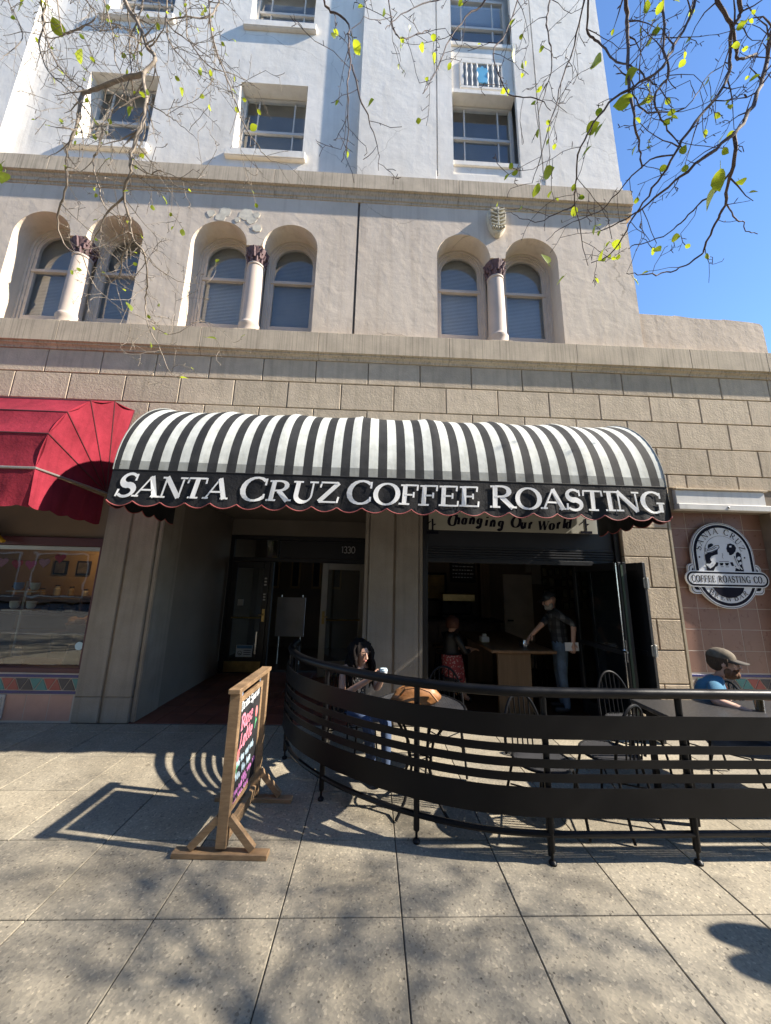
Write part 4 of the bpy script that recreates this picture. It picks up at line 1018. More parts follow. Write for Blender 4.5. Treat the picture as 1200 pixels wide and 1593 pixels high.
def chalk(words, col, u, v, size, wx=1.0, T=.07):
    mb = MB(); text(mb, words, [size]*len(words), u, v, lambda a, b, c: fb(a, b+(a-u)*.1, c), wx=wx, T=T, t=T); mb.build('chalk_writing', CH[col], ch)
chalk('Drink', 'white', .1, .8, .065, .9); chalk('Special', 'white', .275, .805, .06, .85)
chalk('Rose', 'pink', .12, .665, .1, .9, .09); chalk('Latte', 'pink', .12, .545, .1, .95, .09)
def squiggle(col, u0, u1, v, h, seed):
    r_ = random.Random(seed); mb = MB(); u = u0
    while u < u1-.03:
        w_ = r_.uniform(.05, .085); pts = []
        for i in range(15): pts.append((u+w_*i/14, v+(u-u0)*.1+h*(.5+.5*math.sin(i*1.35+r_.random()))*(.55+.45*r_.random())))
        ribbon(mb, pts, lambda a, b, c: .0055, fb, 0, .001+.0003*r_.random()); u += w_+.018
    tag(mb.build('chalk_writing', CH[col], ch), kind='stuff')
squiggle('blue', .1, .44, .44, .06, 1); squiggle('blue', .1, .4, .36, .06, 2); squiggle('violet', .22, .46, .31, .05, 6); squiggle('violet', .1, .36, .265, .05, 3); squiggle('violet', .1, .33, .215, .04, 4)
for cu, cv in ((.42, .7), (.115, .52)):
    MB().prism([(cu+.022*math.cos(t), cv+.04*math.sin(t)) for t in [2*math.pi*i/12 for i in range(12)]], lambda u, v: fb(u, v, .002), lambda u, v: fb(u, v, 0)).build('chalk_bloom', CH['rose'], ch)
    mb = MB(); ribbon(mb, [(cu, cv-.04), (cu-.004, cv-.075), (cu-.01, cv-.12)], lambda a, b, c: .005, fb, 0, .001); ribbon(mb, [(cu-.004, cv-.08), (cu+.02, cv-.06)], lambda a, b, c: .008, fb, 0, .0015); mb.build('chalk_stem', CH['green'], ch)

# ================================================================== CURVED PATIO RAILING
M_iron = mat('black_enamel', (.007, .007, .008), .4, .15, 6, .25, 25, spec=.2, bdist=.002)
def catmull(P, per=10):
    P = [Vector((*p, 0)) for p in P]; P = [P[0]*2-P[1]]+P+[P[-1]*2-P[-2]]; out = []
    for i in range(1, len(P)-2):
        a, b, c, d = P[i-1], P[i], P[i+1], P[i+2]
        for k in range(per):
            t = k/per; out.append(.5*((2*b)+(c-a)*t+(2*a-5*b+4*c-d)*t*t+(3*b-a-3*c+d)*t**3))
    out.append(P[-2]); return out
RP = [(-.87, 4.36), (-.86, 4.1), (-.81, 3.85), (-.64, 3.5), (-.36, 3.19), (-.02, 2.93), (.35, 2.73), (.77, 2.59), (1.19, 2.54), (1.67, 2.535), (2.14, 2.54), (3.1, 2.545), (4.1, 2.55), (5.2, 2.55)]
path = catmull(RP)
rl = thing('patio_railing', (1.0, 2.6, 0), 'curved black metal railing of wide and narrow bands around the cafe terrace', 'railing')
def nrm(i):
    d = (path[min(i+1, len(path)-1)]-path[max(i-1, 0)]).normalized(); return Vector((-d.y, d.x, 0))*-1   # towards the street
def band(z0, z1, name):
    mb = MB(); vs = []
    for i, p in enumerate(path):
        o = nrm(i)
        for (d, z) in ((.03, z0), (.036, z0), (.036, z1), (.03, z1)): vs.append(p+o*d+UP*z)
    n = len(path)
    mb.add(vs, [(i*4+k, (i+1)*4+k, (i+1)*4+(k+1) % 4, i*4+(k+1) % 4) for i in range(n-1) for k in range(4)]+[(0, 1, 2, 3), ((n-1)*4+3, (n-1)*4+2, (n-1)*4+1, (n-1)*4)])
    return mb.build(name, M_iron, rl, smooth=True)
band(.725, .87, 'wide_band'); band(.275, .44, 'wide_band')
for a, b in ((.64, .69), (.555, .605), (.472, .522)): band(a, b, 'narrow_band')
e = path[0]
MB().tube([e+Vector((.0, .1, .86)), e+Vector((0, .12, .95)), e+Vector((0, .07, .995)), e+UP*1.003]+[p+UP*1.003 for p in path[1:]], .034, 12).build('top_rail', M_iron, rl, smooth=True)
MB().tube([p+UP*.165 for p in path], .019, 8).build('bottom_rail', M_iron, rl, smooth=True)
for q in ((-.87, 4.33), (-.81, 3.85), (-.36, 3.19), (.35, 2.73), (1.19, 2.54), (2.14, 2.54), (3.1, 2.545), (4.1, 2.55)):
    ps = MB().tube([(q[0], q[1], .075), (q[0], q[1], .98)], .021, 10).build('post', M_iron, rl, smooth=True)
    MB().lathe([(.024, .0), (.026, .012), (.018, .022), (.009, .026), (.009, .06), (.019, .075), (.021, .08)], (q[0], q[1], 0), 10).build('foot', M_iron, ps, smooth=True)
    i = min(range(len(path)), key=lambda k: (path[k]-Vector((*q, 0))).length); o = nrm(i)
    for z in (.8, .665, .58, .497, .36): MB().ball(Vector((*q, z))+o*.026, .011, 8, 5).build('weld', M_iron, ps, smooth=True)

# ================================================================== STANDPIPE BESIDE THE DOORS
hc = thing('fire_hose_connection', (3.53, 4.6, .7), 'chrome fire hose connections with one red cap on the sandstone pilaster', 'standpipe')
MB().tube([(3.53, 4.60, .74), (3.53, 4.60, 1.5)], .03, 10).build('pipe', M_alu, hc, smooth=True)
for z, m in ((1.43, M_chrome), (1.23, M_chrome), (1.03, M_chrome), (.8, mat('red_cap_paint', (.45, .01, .02), .35))):
    v = MB().lathe([(.028, 0), (.034, -.03), (.034, -.06), (.045, -.062), (.045, -.09), (.02, -.10)], (3.53, 4.58, z), 14, 'y').build('valve', m, hc, smooth=True)
    if m is M_chrome: MB().lathe([(.034, -.101), (.034, -.115), (.015, -.12)], (3.53, 4.58, z), 12, 'y').build('cap', M_blackm, v, smooth=True)
MB().box(3.47, 3.59, 4.635, 4.66, .7, .76).build('bracket', M_alu, hc)

# ================================================================== TERRACE FURNITURE
def mesh_metal(name, col):
    m, n, b = principled(name)
    b.inputs['Base Color'].default_value = (*col, 1); b.inputs['Roughness'].default_value = .4
    g = N(n, 'ShaderNodeTexCoord'); ch_ = N(n, 'ShaderNodeTexVoronoi'); ch_.inputs['Scale'].default_value = 48; ch_.inputs['Randomness'].default_value = .12
    n.links.new(g.outputs['Object'], ch_.inputs['Vector'])
    f = ramp(n, ch_.outputs['Distance'], [(.40, (0, 0, 0)), (.44, (1, 1, 1))])
    tr = N(n, 'ShaderNodeBsdfTransparent'); mx = N(n, 'ShaderNodeMixShader')
    n.links.new(f, mx.inputs[0]); n.links.new(tr.outputs[0], mx.inputs[1]); n.links.new(b.outputs[0], mx.inputs[2])
    n.links.new(mx.outputs[0], n.nodes['Material Output'].inputs[0]); return m
M_meshm = mesh_metal('perforated_steel', (.045, .045, .048))
M_rod = mat('black_rod', (.012, .012, .013), .45, .1, 5, spec=.15)
M_skin_l = None
def round_table(x, y, label):
    t = thing('cafe_table', (x, y, 0), label, 'table')
    MB().lathe([(.001, .715), (.37, .715), (.37, .722), (.001, .722)], (x, y, 0), 40, cap=False).build('tabletop', M_meshm, t)
    MB().tube([(x+.375*math.cos(a), y+.375*math.sin(a), .717) for a in [2*math.pi*i/40 for i in range(41)]], .013, 8, False).build('rim', M_rod, t, smooth=True)
    for k in range(4):
        a = math.pi/4+math.pi/2*k; c, s = math.cos(a), math.sin(a)
        MB().tube([(x+.3*c, y+.3*s, .71), (x+.14*c, y+.14*s, .5), (x+.1*c, y+.1*s, .3), (x+.18*c, y+.18*s, .1), (x+.28*c, y+.28*s, .011)], .011, 8).build('leg', M_rod, t, smooth=True)
    MB().tube([(x+.1*math.cos(a), y+.1*math.sin(a), .32) for a in [2*math.pi*i/20 for i in range(21)]], .008, 6, False).build('brace_ring', M_rod, t, smooth=True)
    return t
round_table(.42, 3.12, 'round black mesh cafe table with a tan leather bag lying on it')
def make_chair():
    t = thing('cafe_chair', (0, 0, 0), 'black metal cafe chair', 'chair', 'metal chairs on the cafe terrace')
    MB().lathe([(.001, .44), (.2, .445), (.2, .452), (.001, .447)], (0, 0, 0), 28, cap=False).build('seat', M_meshm, t)
    MB().tube([(.205*math.cos(a), .205*math.sin(a), .448) for a in [2*math.pi*i/28 for i in range(29)]], .011, 8, False).build('seat_rim', M_rod, t, smooth=True)
    for sx_ in (-1, 1):
        MB().tube([(.14*sx_, -.14, .445), (.17*sx_, -.19, .2), (.185*sx_, -.21, .01)], .010, 8).build('leg', M_rod, t, smooth=True)
        MB().tube([(.15*sx_, .13, .445), (.17*sx_, .19, .2), (.185*sx_, .24, .01)], .010, 8).build('leg', M_rod, t, smooth=True)
    MB().tube([(.19*math.cos(a), .16+.06*math.sin(a), .45+.40*math.sin(a)**.8 if math.sin(a) > 0 else .45) for a in [math.pi*i/20 for i in range(21)]], .011, 8).build('back_hoop', M_rod, t, smooth=True)
    for k in (-.1, -.05, 0, .05, .1):
        zt = .45+.40*(1-(k/.19)**2)**.4; MB().tube([(k, .185, .455), (k, .215, zt-.01)], .006, 6).build('back_bar', M_rod, t, smooth=True)
    MB().tube([(-.16, -.165, .25), (0, -.02, .25), (.16, .165, .25)], .006, 6).tube([(.16, -.165, .238), (0, -.02, .238), (-.16, .165, .238)], .006, 6).build('stretcher', M_rod, t, smooth=True)
    return t
chair0 = make_chair()
c2 = on_ground(688, 1040, .85); c3 = on_ground(838, 1084, .85)
wh = at_y(563, 1014, 3.78)
spots = [((wh.x-.08, wh.y+.13), R(150), 'black metal cafe chair the long-haired woman sits on'), ((c2.x, c2.y-.12), R(-10), 'black metal cafe chair beside the pier behind the leather bag'),
         ((c3.x-.05, c3.y-.1), R(20), 'black metal cafe chair standing alone before the open cafe front'), ((1.9, 2.98), R(205), 'black metal cafe chair close behind the railing with its back to the wooden table'),
         ((2.55, 3.62), R(8), 'black metal cafe chair between the folding doors and the long table'), ((3.25, 3.5), R(-95), 'black metal cafe chair the bearded man leans back in')]
for k, (p, rz, lb) in enumerate(spots):
    c = chair0 if k == 0 else copy_tree(chair0)
    c.location = (p[0], p[1], 0); c.rotation_euler = (0, 0, rz); c['label'] = lb
lt_ = thing('long_table', (3.3, 3.08, 0), 'long dark speckled table beside the railing where the bearded man rests his arm', 'table')
MB().box(2.36, 4.3, 2.82, 3.32, .70, .735).build('tabletop', mat('dark_speckled_top', (.045, .043, .042), .35, .6, 60, .3, 60), lt_, bevel=.006)
for x_ in (2.46, 4.2):
    for y_ in (2.9, 3.24): MB().box(x_-.02, x_+.02, y_-.02, y_+.02, 0, .699).build('leg', M_rod, lt_, bevel=.003)
MB().box(2.49, 4.17, 3.05, 3.09, .64, .699).build('stretcher', M_rod, lt_)

# leather bag on the mesh table
bag = thing('leather_bag', (.38, 3.2, .725), 'slouched tan leather handbag lying on the round mesh table', 'bag')
M_tan = mat('tan_leather', (.34, .15, .05), .5, .25, 9, .5, 20)
mb = MB(); n = 32; rings = []
for i in range(9):
    f = i/8; zz = .724+.15*f; sc_ = [1, 1.04, 1.03, 1, .95, .86, .74, .6, .3][i]
    for k in range(n):
        a = 2*math.pi*k/n; wob = 1+.06*math.sin(3*a+i)+.04*math.sin(5*a-i*1.3)
        rings.append((.38+.06*f+.2*sc_*wob*math.cos(a), 3.2+.10*sc_*wob*math.sin(a), zz+.012*math.sin(4*a+i*.7)*f))
mb.add(rings, [(i*n+k, i*n+(k+1) % n, (i+1)*n+(k+1) % n, (i+1)*n+k) for i in range(8) for k in range(n)]+[tuple(range(n-1, -1, -1)), tuple(range(8*n, 9*n))])
mb.build('body', M_tan, bag, smooth=170)
MB().tube([(.26, 3.13, .80), (.30, 3.09, .86), (.40, 3.08, .875), (.50, 3.09, .84), (.57, 3.11, .76)], .009, 6).build('strap', M_tan, bag, smooth=True)
MB().tube([(.28, 3.2, .83), (.38, 3.2, .872), (.5, 3.2, .862)], .008, 6).build('zip', mat('dark_zip', (.06, .03, .015), .5), bag, smooth=True)

# ================================================================== PEOPLE
def figure(t, nodes, edges, mats, extras=()):
    """one skinned body: nodes {name: (pos, radius, material index)}"""
    names = list(nodes); idx = {k: i for i, k in enumerate(names)}; off = wloc(t)
    me = bpy.data.meshes.new('body'); me.from_pydata([tuple(Vector(nodes[k][0])-off) for k in names], [(idx[a], idx[b]) for a, b in edges], [])
    o = bpy.data.objects.new('body', me); COL.objects.link(o)
    md = o.modifiers.new('skin', 'SKIN'); md.use_smooth_shade = True; md.branch_smoothing = .35
    sv = me.skin_vertices[0].data if me.skin_vertices else None
    if sv is None:
        bpy.context.view_layer.objects.active = o; sv = me.skin_vertices[0].data
    for k, i in idx.items():
        r = nodes[k][1]; sv[i].radius = (r, r) if not hasattr(r, '__len__') else r; sv[i].use_root = (k == 'pelvis')
    ss = o.modifiers.new('sub', 'SUBSURF'); ss.levels = 2; ss.render_levels = 2
    dg = bpy.context.evaluated_depsgraph_get(); nm = bpy.data.meshes.new_from_object(o.evaluated_get(dg))
    o.modifiers.clear(); o.data = nm
    nm.materials.clear()
    for m in mats: nm.materials.append(m)
    segs = [(Vector(nodes[a][0])-off, Vector(nodes[b][0])-off, a, b) for a, b in edges]
    for p in nm.polygons:
        c = p.center; best = 1e9; mi = 0
        for a, b, ka, kb in segs:
            ab = b-a; tt = max(0, min(1, (c-a).dot(ab)/max(1e-9, ab.length_squared))); d = (c-(a+ab*tt)).length
            ra = nodes[ka][1] if not hasattr(nodes[ka][1], '__len__') else nodes[ka][1][0]; rb = nodes[kb][1] if not hasattr(nodes[kb][1], '__len__') else nodes[kb][1][0]
            d -= (ra*(1-tt)+rb*tt)*.8
            if d < best: best = d; mi = nodes[kb][2] if tt > .5 else nodes[ka][2]
        p.material_index = mi; p.use_smooth = True
    o.parent = t; return o
def hand(nodes, edges, pre, wrist, d, nrm_, mi, curl=.6, s=1.0):
    """palm and five bent fingers after the wrist node"""
    d = Vector(d).normalized(); q = Vector(nrm_).normalized(); q = (q-d*q.dot(d)).normalized(); w_ = d.cross(q)
    W = Vector(nodes[wrist][0]); palm = W+d*.055*s
    nodes[pre+'palm'] = (palm, (.034*s, .018*s), mi); edges.append((wrist, pre+'palm'))
    for k, (off_, ln) in enumerate(((-.030, .068), (-.010, .078), (.010, .074), (.030, .058))):
        b = palm+d*.035*s+w_*off_*s; m = b+(d*math.cos(curl*.6)-q*math.sin(curl*.6))*ln*.5*s; e = m+(d*math.cos(curl*1.6)-q*math.sin(curl*1.6))*ln*.5*s
        for nm_, p, r in (('b', b, .0095), ('m', m, .0085), ('e', e, .0075)): nodes[pre+nm_+str(k)] = (p, r*s, mi)
        edges.extend([(pre+'palm', pre+'b'+str(k)), (pre+'b'+str(k), pre+'m'+str(k)), (pre+'m'+str(k), pre+'e'+str(k))])
    b = palm-d*.015*s-w_*.034*s; m = b+(d*.6-w_*.5-q*.4).normalized()*.035*s; e = m+(d*.8-q*.5).normalized()*.028*s
    for nm_, p, r in (('tb', b, .011), ('tm', m, .010), ('te', e, .008)): nodes[pre+nm_] = (p, r*s, mi)
    edges.extend([(pre+'palm', pre+'tb'), (pre+'tb', pre+'tm'), (pre+'tm', pre+'te')])
def face(t, body, c, f, skin, s=1.0, down=0.0, beard=None, brow=(.03, .02, .015), lips=(.38, .13, .11)):
    """features on the head centred at c, looking along f"""
    f = Vector(f).normalized(); f = (f-UP*down).normalized(); sd = f.cross(UP).normalized(); u = sd.cross(f)
    P = lambda a, b, h: Vector(c)+f*a*s+sd*b*s+u*h*s
    MB().tube([P(.088, 0, .022), P(.104, 0, -.004), P(.115, 0, -.022), P(.098, 0, -.034)], [.009*s, .011*s, .014*s, .008*s], 8).build('nose', skin, t, smooth=True)
    for b in (-1, 1):
        MB().ball(P(.083, .034*b, .012), (.009*s, .009*s, .006*s), 8, 6).build('eye', mat('eye_dark', (.05, .035, .03), .3), t, smooth=True)
        MB().tube([P(.094, .016*b, .034), P(.096, .034*b, .039), P(.085, .054*b, .032)], .0045*s, 6).build('eyebrow', mat('brow_%g' % brow[0], brow, .8), t, smooth=True)
        MB().ball(P(.0, .083*b, -.002), (.018*s, .018*s, .03*s), 8, 6).build('ear', skin, t, smooth=True)
    MB().tube([P(.084, -.024, -.060), P(.098, -.008, -.057), P(.098, .008, -.057), P(.084, .024, -.060)], [.003*s, .007*s, .007*s, .003*s], 6).build('mouth', mat('lips_%g' % lips[0], lips, .5), t, smooth=True)
    if beard:
        mb = MB(); mb.ball(P(.045, 0, -.082), (.062*s, .062*s, .05*s), 12, 8)
        mb.ball(P(.088, 0, -.083), (.03*s, .03*s, .035*s), 10, 7)
        for b in (-1, 1): mb.ball(P(.03, .058*b, -.066), (.032*s, .026*s, .038*s), 10, 7)
        mb.tube([P(.088, -.034, -.056), P(.104, -.012, -.044), P(.104, .012, -.044), P(.088, .034, -.056)], .009*s, 6)
        mb.build('beard', beard, t, smooth=True)
    return P
def head_nodes(N_, E_, c, f, mi, s=1.0):
    f = Vector(f).normalized()
    N_['neck'] = (Vector(c)-UP*.125*s-f*.03*s, .05*s, mi); N_['jaw'] = (Vector(c)-UP*.065*s+f*.018*s, (.068*s, .07*s), mi)
    N_['skull'] = (Vector(c)+UP*.005-f*.004*s, (.083*s, .092*s), mi); N_['crown'] = (Vector(c)+UP*.075*s-f*.012*s, (.068*s, .075*s), mi)
    E_ += [('neck', 'jaw'), ('jaw', 'skull'), ('skull', 'crown')]
def cap(t, P, m, brimm, s=1.0):
    mb = MB(); rows = []
    for i in range(7):
        a = math.pi/2*i/6
        for k in range(18):
            b = 2*math.pi*k/18; rows.append(P(-.01+.104*math.cos(a)*math.cos(b), .094*math.cos(a)*math.sin(b), .045+.085*math.sin(a)))
    mb.add(rows, [(i*18+k, i*18+(k+1) % 18, (i+1)*18+(k+1) % 18, (i+1)*18+k) for i in range(6) for k in range(18)]+[tuple(range(6*18, 7*18))])
    c = mb.build('cap', m, t, smooth=60)
    br = MB(); vs = []
    for i in range(13):
        b = math.pi*(i/12-.5)
        vs += [P(.085*math.cos(b)+.0, .09*math.sin(b), .046), P(.02+.155*math.cos(b)**.6+.0, .078*math.sin(b), .036-.012*abs(math.sin(b)))]
    vs2 = [Vector(v)-UP*.006 for v in vs]; n = len(vs)
    br.add(vs+vs2, [(2*i, 2*i+1, 2*i+3, 2*i+2) for i in range(12)]+[(n+2*i+2, n+2*i+3, n+2*i+1, n+2*i) for i in range(12)]+[(2*i+1, n+2*i+1, n+2*i+3, 2*i+3) for i in range(12)])
    br.build('brim', brimm, c, smooth=60)
def plaid(name, c0, c1, c2, sc_):
    m, n, b = principled(name); p = pos(n, (sc_, sc_, sc_)); s = N(n, 'ShaderNodeSeparateXYZ'); n.links.new(p, s.inputs[0])
    def band_(i, w_):
        fr = N(n, 'ShaderNodeMath', operation='FRACT'); n.links.new(s.outputs[i], fr.inputs[0]); return ramp(n, fr.outputs[0], [(w_, (0, 0, 0)), (w_+.04, (1, 1, 1))])
    a = mixc(n, band_(0, .5), c0, c1); c = mixc(n, band_(2, .5), a, c2); c = mixc(n, .5, a, c)
    n.links.new(c, b.inputs['Base Color']); b.inputs['Roughness'].default_value = .9; return m
def dots(name, c0, c1, sc_, th=.35):
    m, n, b = principled(name); v = N(n, 'ShaderNodeTexVoronoi'); v.inputs['Scale'].default_value = sc_; n.links.new(pos(n), v.inputs['Vector'])
    n.links.new(ramp(n, v.outputs['Distance'], [(th, c1), (th+.08, c0)]), b.inputs['Base Color']); b.inputs['Roughness'].default_value = .9; return m
M_skin = mat('skin_light', (.50, .29, .20), .5, .06, 12); M_skin2 = mat('skin_ruddy', (.55, .32, .23), .55, .08, 12)
M_jean = mat('blue_jeans', (.055, .085, .16), .85, .25, 14, .3, 90); M_jean2 = mat('faded_jeans', (.10, .15, .22), .85, .25, 10, .3, 90)
M_shoe = mat('dark_shoe', (.02, .02, .022), .5); M_hair = mat('black_hair', (.008, .0055, .005), .7, .3, 40, .5, 60, spec=.12)

# --- woman at the mesh table
hc_ = at_y(563, 1014, 3.78)
wt = thing('person', (hc_.x-.06, hc_.y+.1, 0), 'seated woman with long black hair, patterned off-shoulder top and jeans holding a cup', 'person', None)
f = Vector((.55, -.83, 0)).normalized(); s = f.cross(UP)          # s: her right
Hp = hc_+Vector((-.06, .10, -.57)); ND = {'pelvis': (Hp, (.14, .115), 2)}; ED = []
ND['waist'] = (Hp+UP*.16+f*.02, (.115, .085), 1); ND['chest'] = (Hp+UP*.33+f*.04, (.135, .095), 1); ND['collar'] = (Hp+UP*.425+f*.035, (.09, .062), 0)
ED += [('pelvis', 'waist'), ('waist', 'chest'), ('chest', 'collar')]
head_nodes(ND, ED, hc_, f, 0, .94); ED.append(('collar', 'neck'))
cup_at = at_y(597, 1047, 3.56)
for sg_, nm in ((1, 'r'), (-1, 'l')):
    ND[nm+'sh'] = (Hp+UP*.41+f*.03+s*.155*sg_, .048, 0); ND[nm+'el'] = (Hp+UP*.18+f*.10+s*.21*sg_, .038, 0)
    wr = cup_at+Vector((-.03, .03, -.03))+s*.055*sg_-f*.05+UP*(-.02 if sg_ > 0 else -.05)
    ND[nm+'wr'] = (wr, .026, 0); ED += [('collar', nm+'sh'), (nm+'sh', nm+'el'), (nm+'el', nm+'wr')]
    hand(ND, ED, nm, nm+'wr', (cup_at-wr)+UP*.02, UP*.3+f*.4, 0, 1.0, .85)
    ND[nm+'hip'] = (Hp+s*.085*sg_-UP*.01+f*.04, .092, 2); ND[nm+'kn'] = (Hp+f*.42+s*.10*sg_+UP*.02, .062, 2)
    ND[nm+'an'] = (Vector(((Hp+f*.46+s*.08*sg_).x, (Hp+f*.46+s*.08*sg_).y, .10)), .042, 2); a = ND[nm+'an'][0]
    ND[nm+'heel'] = (a-UP*.055, .036, 3); ND[nm+'toe'] = (a+f*.15-UP*.065, (.036, .026), 3)
    ED += [('pelvis', nm+'hip'), (nm+'hip', nm+'kn'), (nm+'kn', nm+'an'), (nm+'an', nm+'heel'), (nm+'heel', nm+'toe')]
M_top = dots('patterned_top', (.02, .02, .022), (.3, .28, .25), 55, .25)
bd = figure(wt, ND, ED, [M_skin, M_top, M_jean, M_shoe])
P = face(wt, bd, hc_, f, M_skin, .94, .25)
hm = MB().ball(hc_-f*.048+UP*.018, (.113, .113, .114), 18, 12); hr = random.Random(11)
for i in range(9):                                   # scalp
    a = math.pi*.5*i/8
HC = hc_
sd = f.cross(UP)
cap_rows = []
for i in range(9):
    a = -.35+(math.pi/2+.35)*i/8
    for k in range(20):
        b = 2*math.pi*k/20; fr_ = math.cos(b)
        cut = .02 if fr_ > .5 else 0
        cap_rows.append(HC+f*((.098*math.cos(a)*fr_-.014) if fr_ < .5 or i > 4 else (.05*math.cos(a)))+sd*.092*math.cos(a)*math.sin(b)+UP*(.118*math.sin(a)+.005+(.03 if fr_ > .5 and i < 5 else 0)))
hm.add(cap_rows, [(i*20+k, i*20+(k+1) % 20, (i+1)*20+(k+1) % 20, (i+1)*20+k) for i in range(8) for k in range(20)]+[tuple(range(160, 180))])
for k in range(46):
    b = hr.uniform(.30*math.pi, 1.70*math.pi); r0 = hr.uniform(.075, .10); q = HC+f*(r0*math.cos(b)-.015)+sd*(r0*math.sin(b))+UP*hr.uniform(.0, .08)
    L = hr.uniform(.26, .38); pts = [q]; ph = hr.uniform(0, 6)
    for j in range(1, 9):
        g_ = j/8; pts.append(q+(f*math.cos(b)+sd*math.sin(b))*(.03*math.sin(g_*2.6)+.02*g_)-UP*L*g_+f*.012*math.sin(j*1.9+ph)+sd*.014*math.cos(j*1.7+ph))
    hm.tube(pts, [.016, .018, .019, .019, .018, .017, .015, .011, .004], 6)
for k in range(12):                                  # locks falling in front of the ears
    sg_ = 1 if k % 2 else -1; b = sg_*math.pi*(.30+.018*k); q = HC+UP*.10-f*.01+sd*.012*sg_
    e0 = HC+f*(.09*math.cos(b)-.012)+sd*.094*math.sin(b)+UP*.03
    hm.tube([q, q.lerp(e0, .6)+UP*.012, e0, e0-UP*.07+sd*.01*sg_, e0-UP*.15+sd*.022*sg_+f*.01, e0-UP*.24+sd*.016*sg_, e0-UP*.30+sd*.03*sg_], [.012, .017, .019, .019, .018, .014, .005], 6)
hm.build('hair', M_hair, wt, smooth=60)
MB().ball(P(.005, .088, -.06), (.007, .007, .016), 8, 6).build('earring', M_brass, wt, smooth=True)
cu = thing('paper_cup', tuple(cup_at), 'white paper cup with pale lid in the hands of the long-haired woman', 'cup')
MB().lathe([(.027, -.075), (.036, .02)], cup_at, 16).build('cup', mat('cup_white', (.62, .64, .66), .6), cu, smooth=True)
MB().lathe([(.038, .021), (.038, .03), (.034, .032), (.033, .042), (.02, .043)], cup_at, 16).build('lid', mat('lid_pale_blue', (.55, .68, .75), .4), cu, smooth=True)
ph = on_ground(568, 1083, .66); 

# --- bearded man in a cap at the long table
hc_ = at_y(1124, 1031, 3.42)
mt = thing('person', (hc_.x-.2, 3.5, 0), 'seated bearded man in faded baseball cap and blue t-shirt leaning on the table', 'person')
f = Vector((.76, -.65, 0)).normalized(); s = f.cross(UP)
Hp = hc_+Vector((-.19, .06, -.66)); ND = {'pelvis': (Hp, (.16, .13), 2)}; ED = []
ND['waist'] = (Hp+UP*.17+f*.0, (.145, .12), 1); ND['chest'] = (Hp+UP*.37+f*.06, (.165, .12), 1); ND['collar'] = (Hp+UP*.475+f*.115, (.10, .075), 1)
ED += [('pelvis', 'waist'), ('waist', 'chest'), ('chest', 'collar')]
head_nodes(ND, ED, hc_, f, 0, 1.05); ED.append(('collar', 'neck'))
for sg_, nm in ((1, 'r'), (-1, 'l')):
    ND[nm+'sh'] = (Hp+UP*.455+f*.09+s*.185*sg_, .064, 1)
    el = at_y(1113, 1091, 3.2) if sg_ > 0 else Hp+UP*.25+f*.2+s*.27*sg_
    wr = at_y(1163, 1107, 3.08) if sg_ > 0 else Hp+UP*.30+f*.44+s*.16*sg_
    ND[nm+'sl'] = (ND[nm+'sh'][0].lerp(el, .6), .058, 1); ND[nm+'ua'] = (ND[nm+'sh'][0].lerp(el, .72), .043, 0)
    ND[nm+'el'] = (el, .043, 0); ND[nm+'fa'] = (el.lerp(wr, .35), .043, 0); ND[nm+'wr'] = (wr, .029, 0)
    ED += [('collar', nm+'sh'), (nm+'sh', nm+'sl'), (nm+'sl', nm+'ua'), (nm+'ua', nm+'el'), (nm+'el', nm+'fa'), (nm+'fa', nm+'wr')]
    hand(ND, ED, nm, nm+'wr', (wr-el).normalized(), UP, 0, .5, 1.0)
    ND[nm+'hip'] = (Hp+s*.09*sg_-UP*.01+f*.05, .10, 2); ND[nm+'kn'] = (Hp+f*.46+s*.13*sg_+UP*.03, .07, 2)
    a = Hp+f*.52+s*.12*sg_; a = Vector((a.x, a.y, .10)); ND[nm+'an'] = (a, .045, 2); ND[nm+'heel'] = (a-UP*.055, .042, 3); ND[nm+'toe'] = (a+f*.17-UP*.065, (.042, .03), 3)
    ED += [('pelvis', nm+'hip'), (nm+'hip', nm+'kn'), (nm+'kn', nm+'an'), (nm+'an', nm+'heel'), (nm+'heel', nm+'toe')]
M_tee = mat('blue_tee', (.05, .165, .27), .9, .12, 7, .4, 18, bdist=.01)
bd = figure(mt, ND, ED, [M_skin2, M_tee, M_jean, M_shoe])
P = face(mt, bd, hc_, f, M_skin2, 1.05, .1, mat('ginger_beard', (.16, .075, .035), .9, .4, 60, .8, 80), (.09, .05, .03))
cap(mt, P, mat('faded_cap', (.13, .105, .075), .9, .5, 16, .4, 60), mat('cap_brim', (.07, .06, .05), .9, .2, 9))
hb = MB().ball(P(-.028, 0, .0), (.088, .088, .085), 14, 10)
for k in range(26):
    b = math.pi*(.42+1.16*k/25); q = P(-.008+.094*math.cos(b), .088*math.sin(b), .05); hb.tube([q, q-UP*.03, q-UP*.07], [.014, .014, .006], 6)
hb.build('hair', mat('brown_hair', (.06, .035, .02), .8, .3, 50), mt, smooth=60)
g0 = at_y(1184, 1112, 3.05); g0.z = .736
gl = thing('beer_glass', tuple(g0), 'tall glass of dark drink on the long table before the bearded man', 'glass')
MB().lathe([(.032, .001), (.038, .14), (.036, .14), (.030, .008)], g0, 18, cap=False).build('glass', M_shopglass, gl, smooth=True)
MB().lathe([(.0295, .006), (.034, .1)], g0, 18).build('drink', mat('amber_drink', (.09, .05, .012), .2), gl, smooth=True)

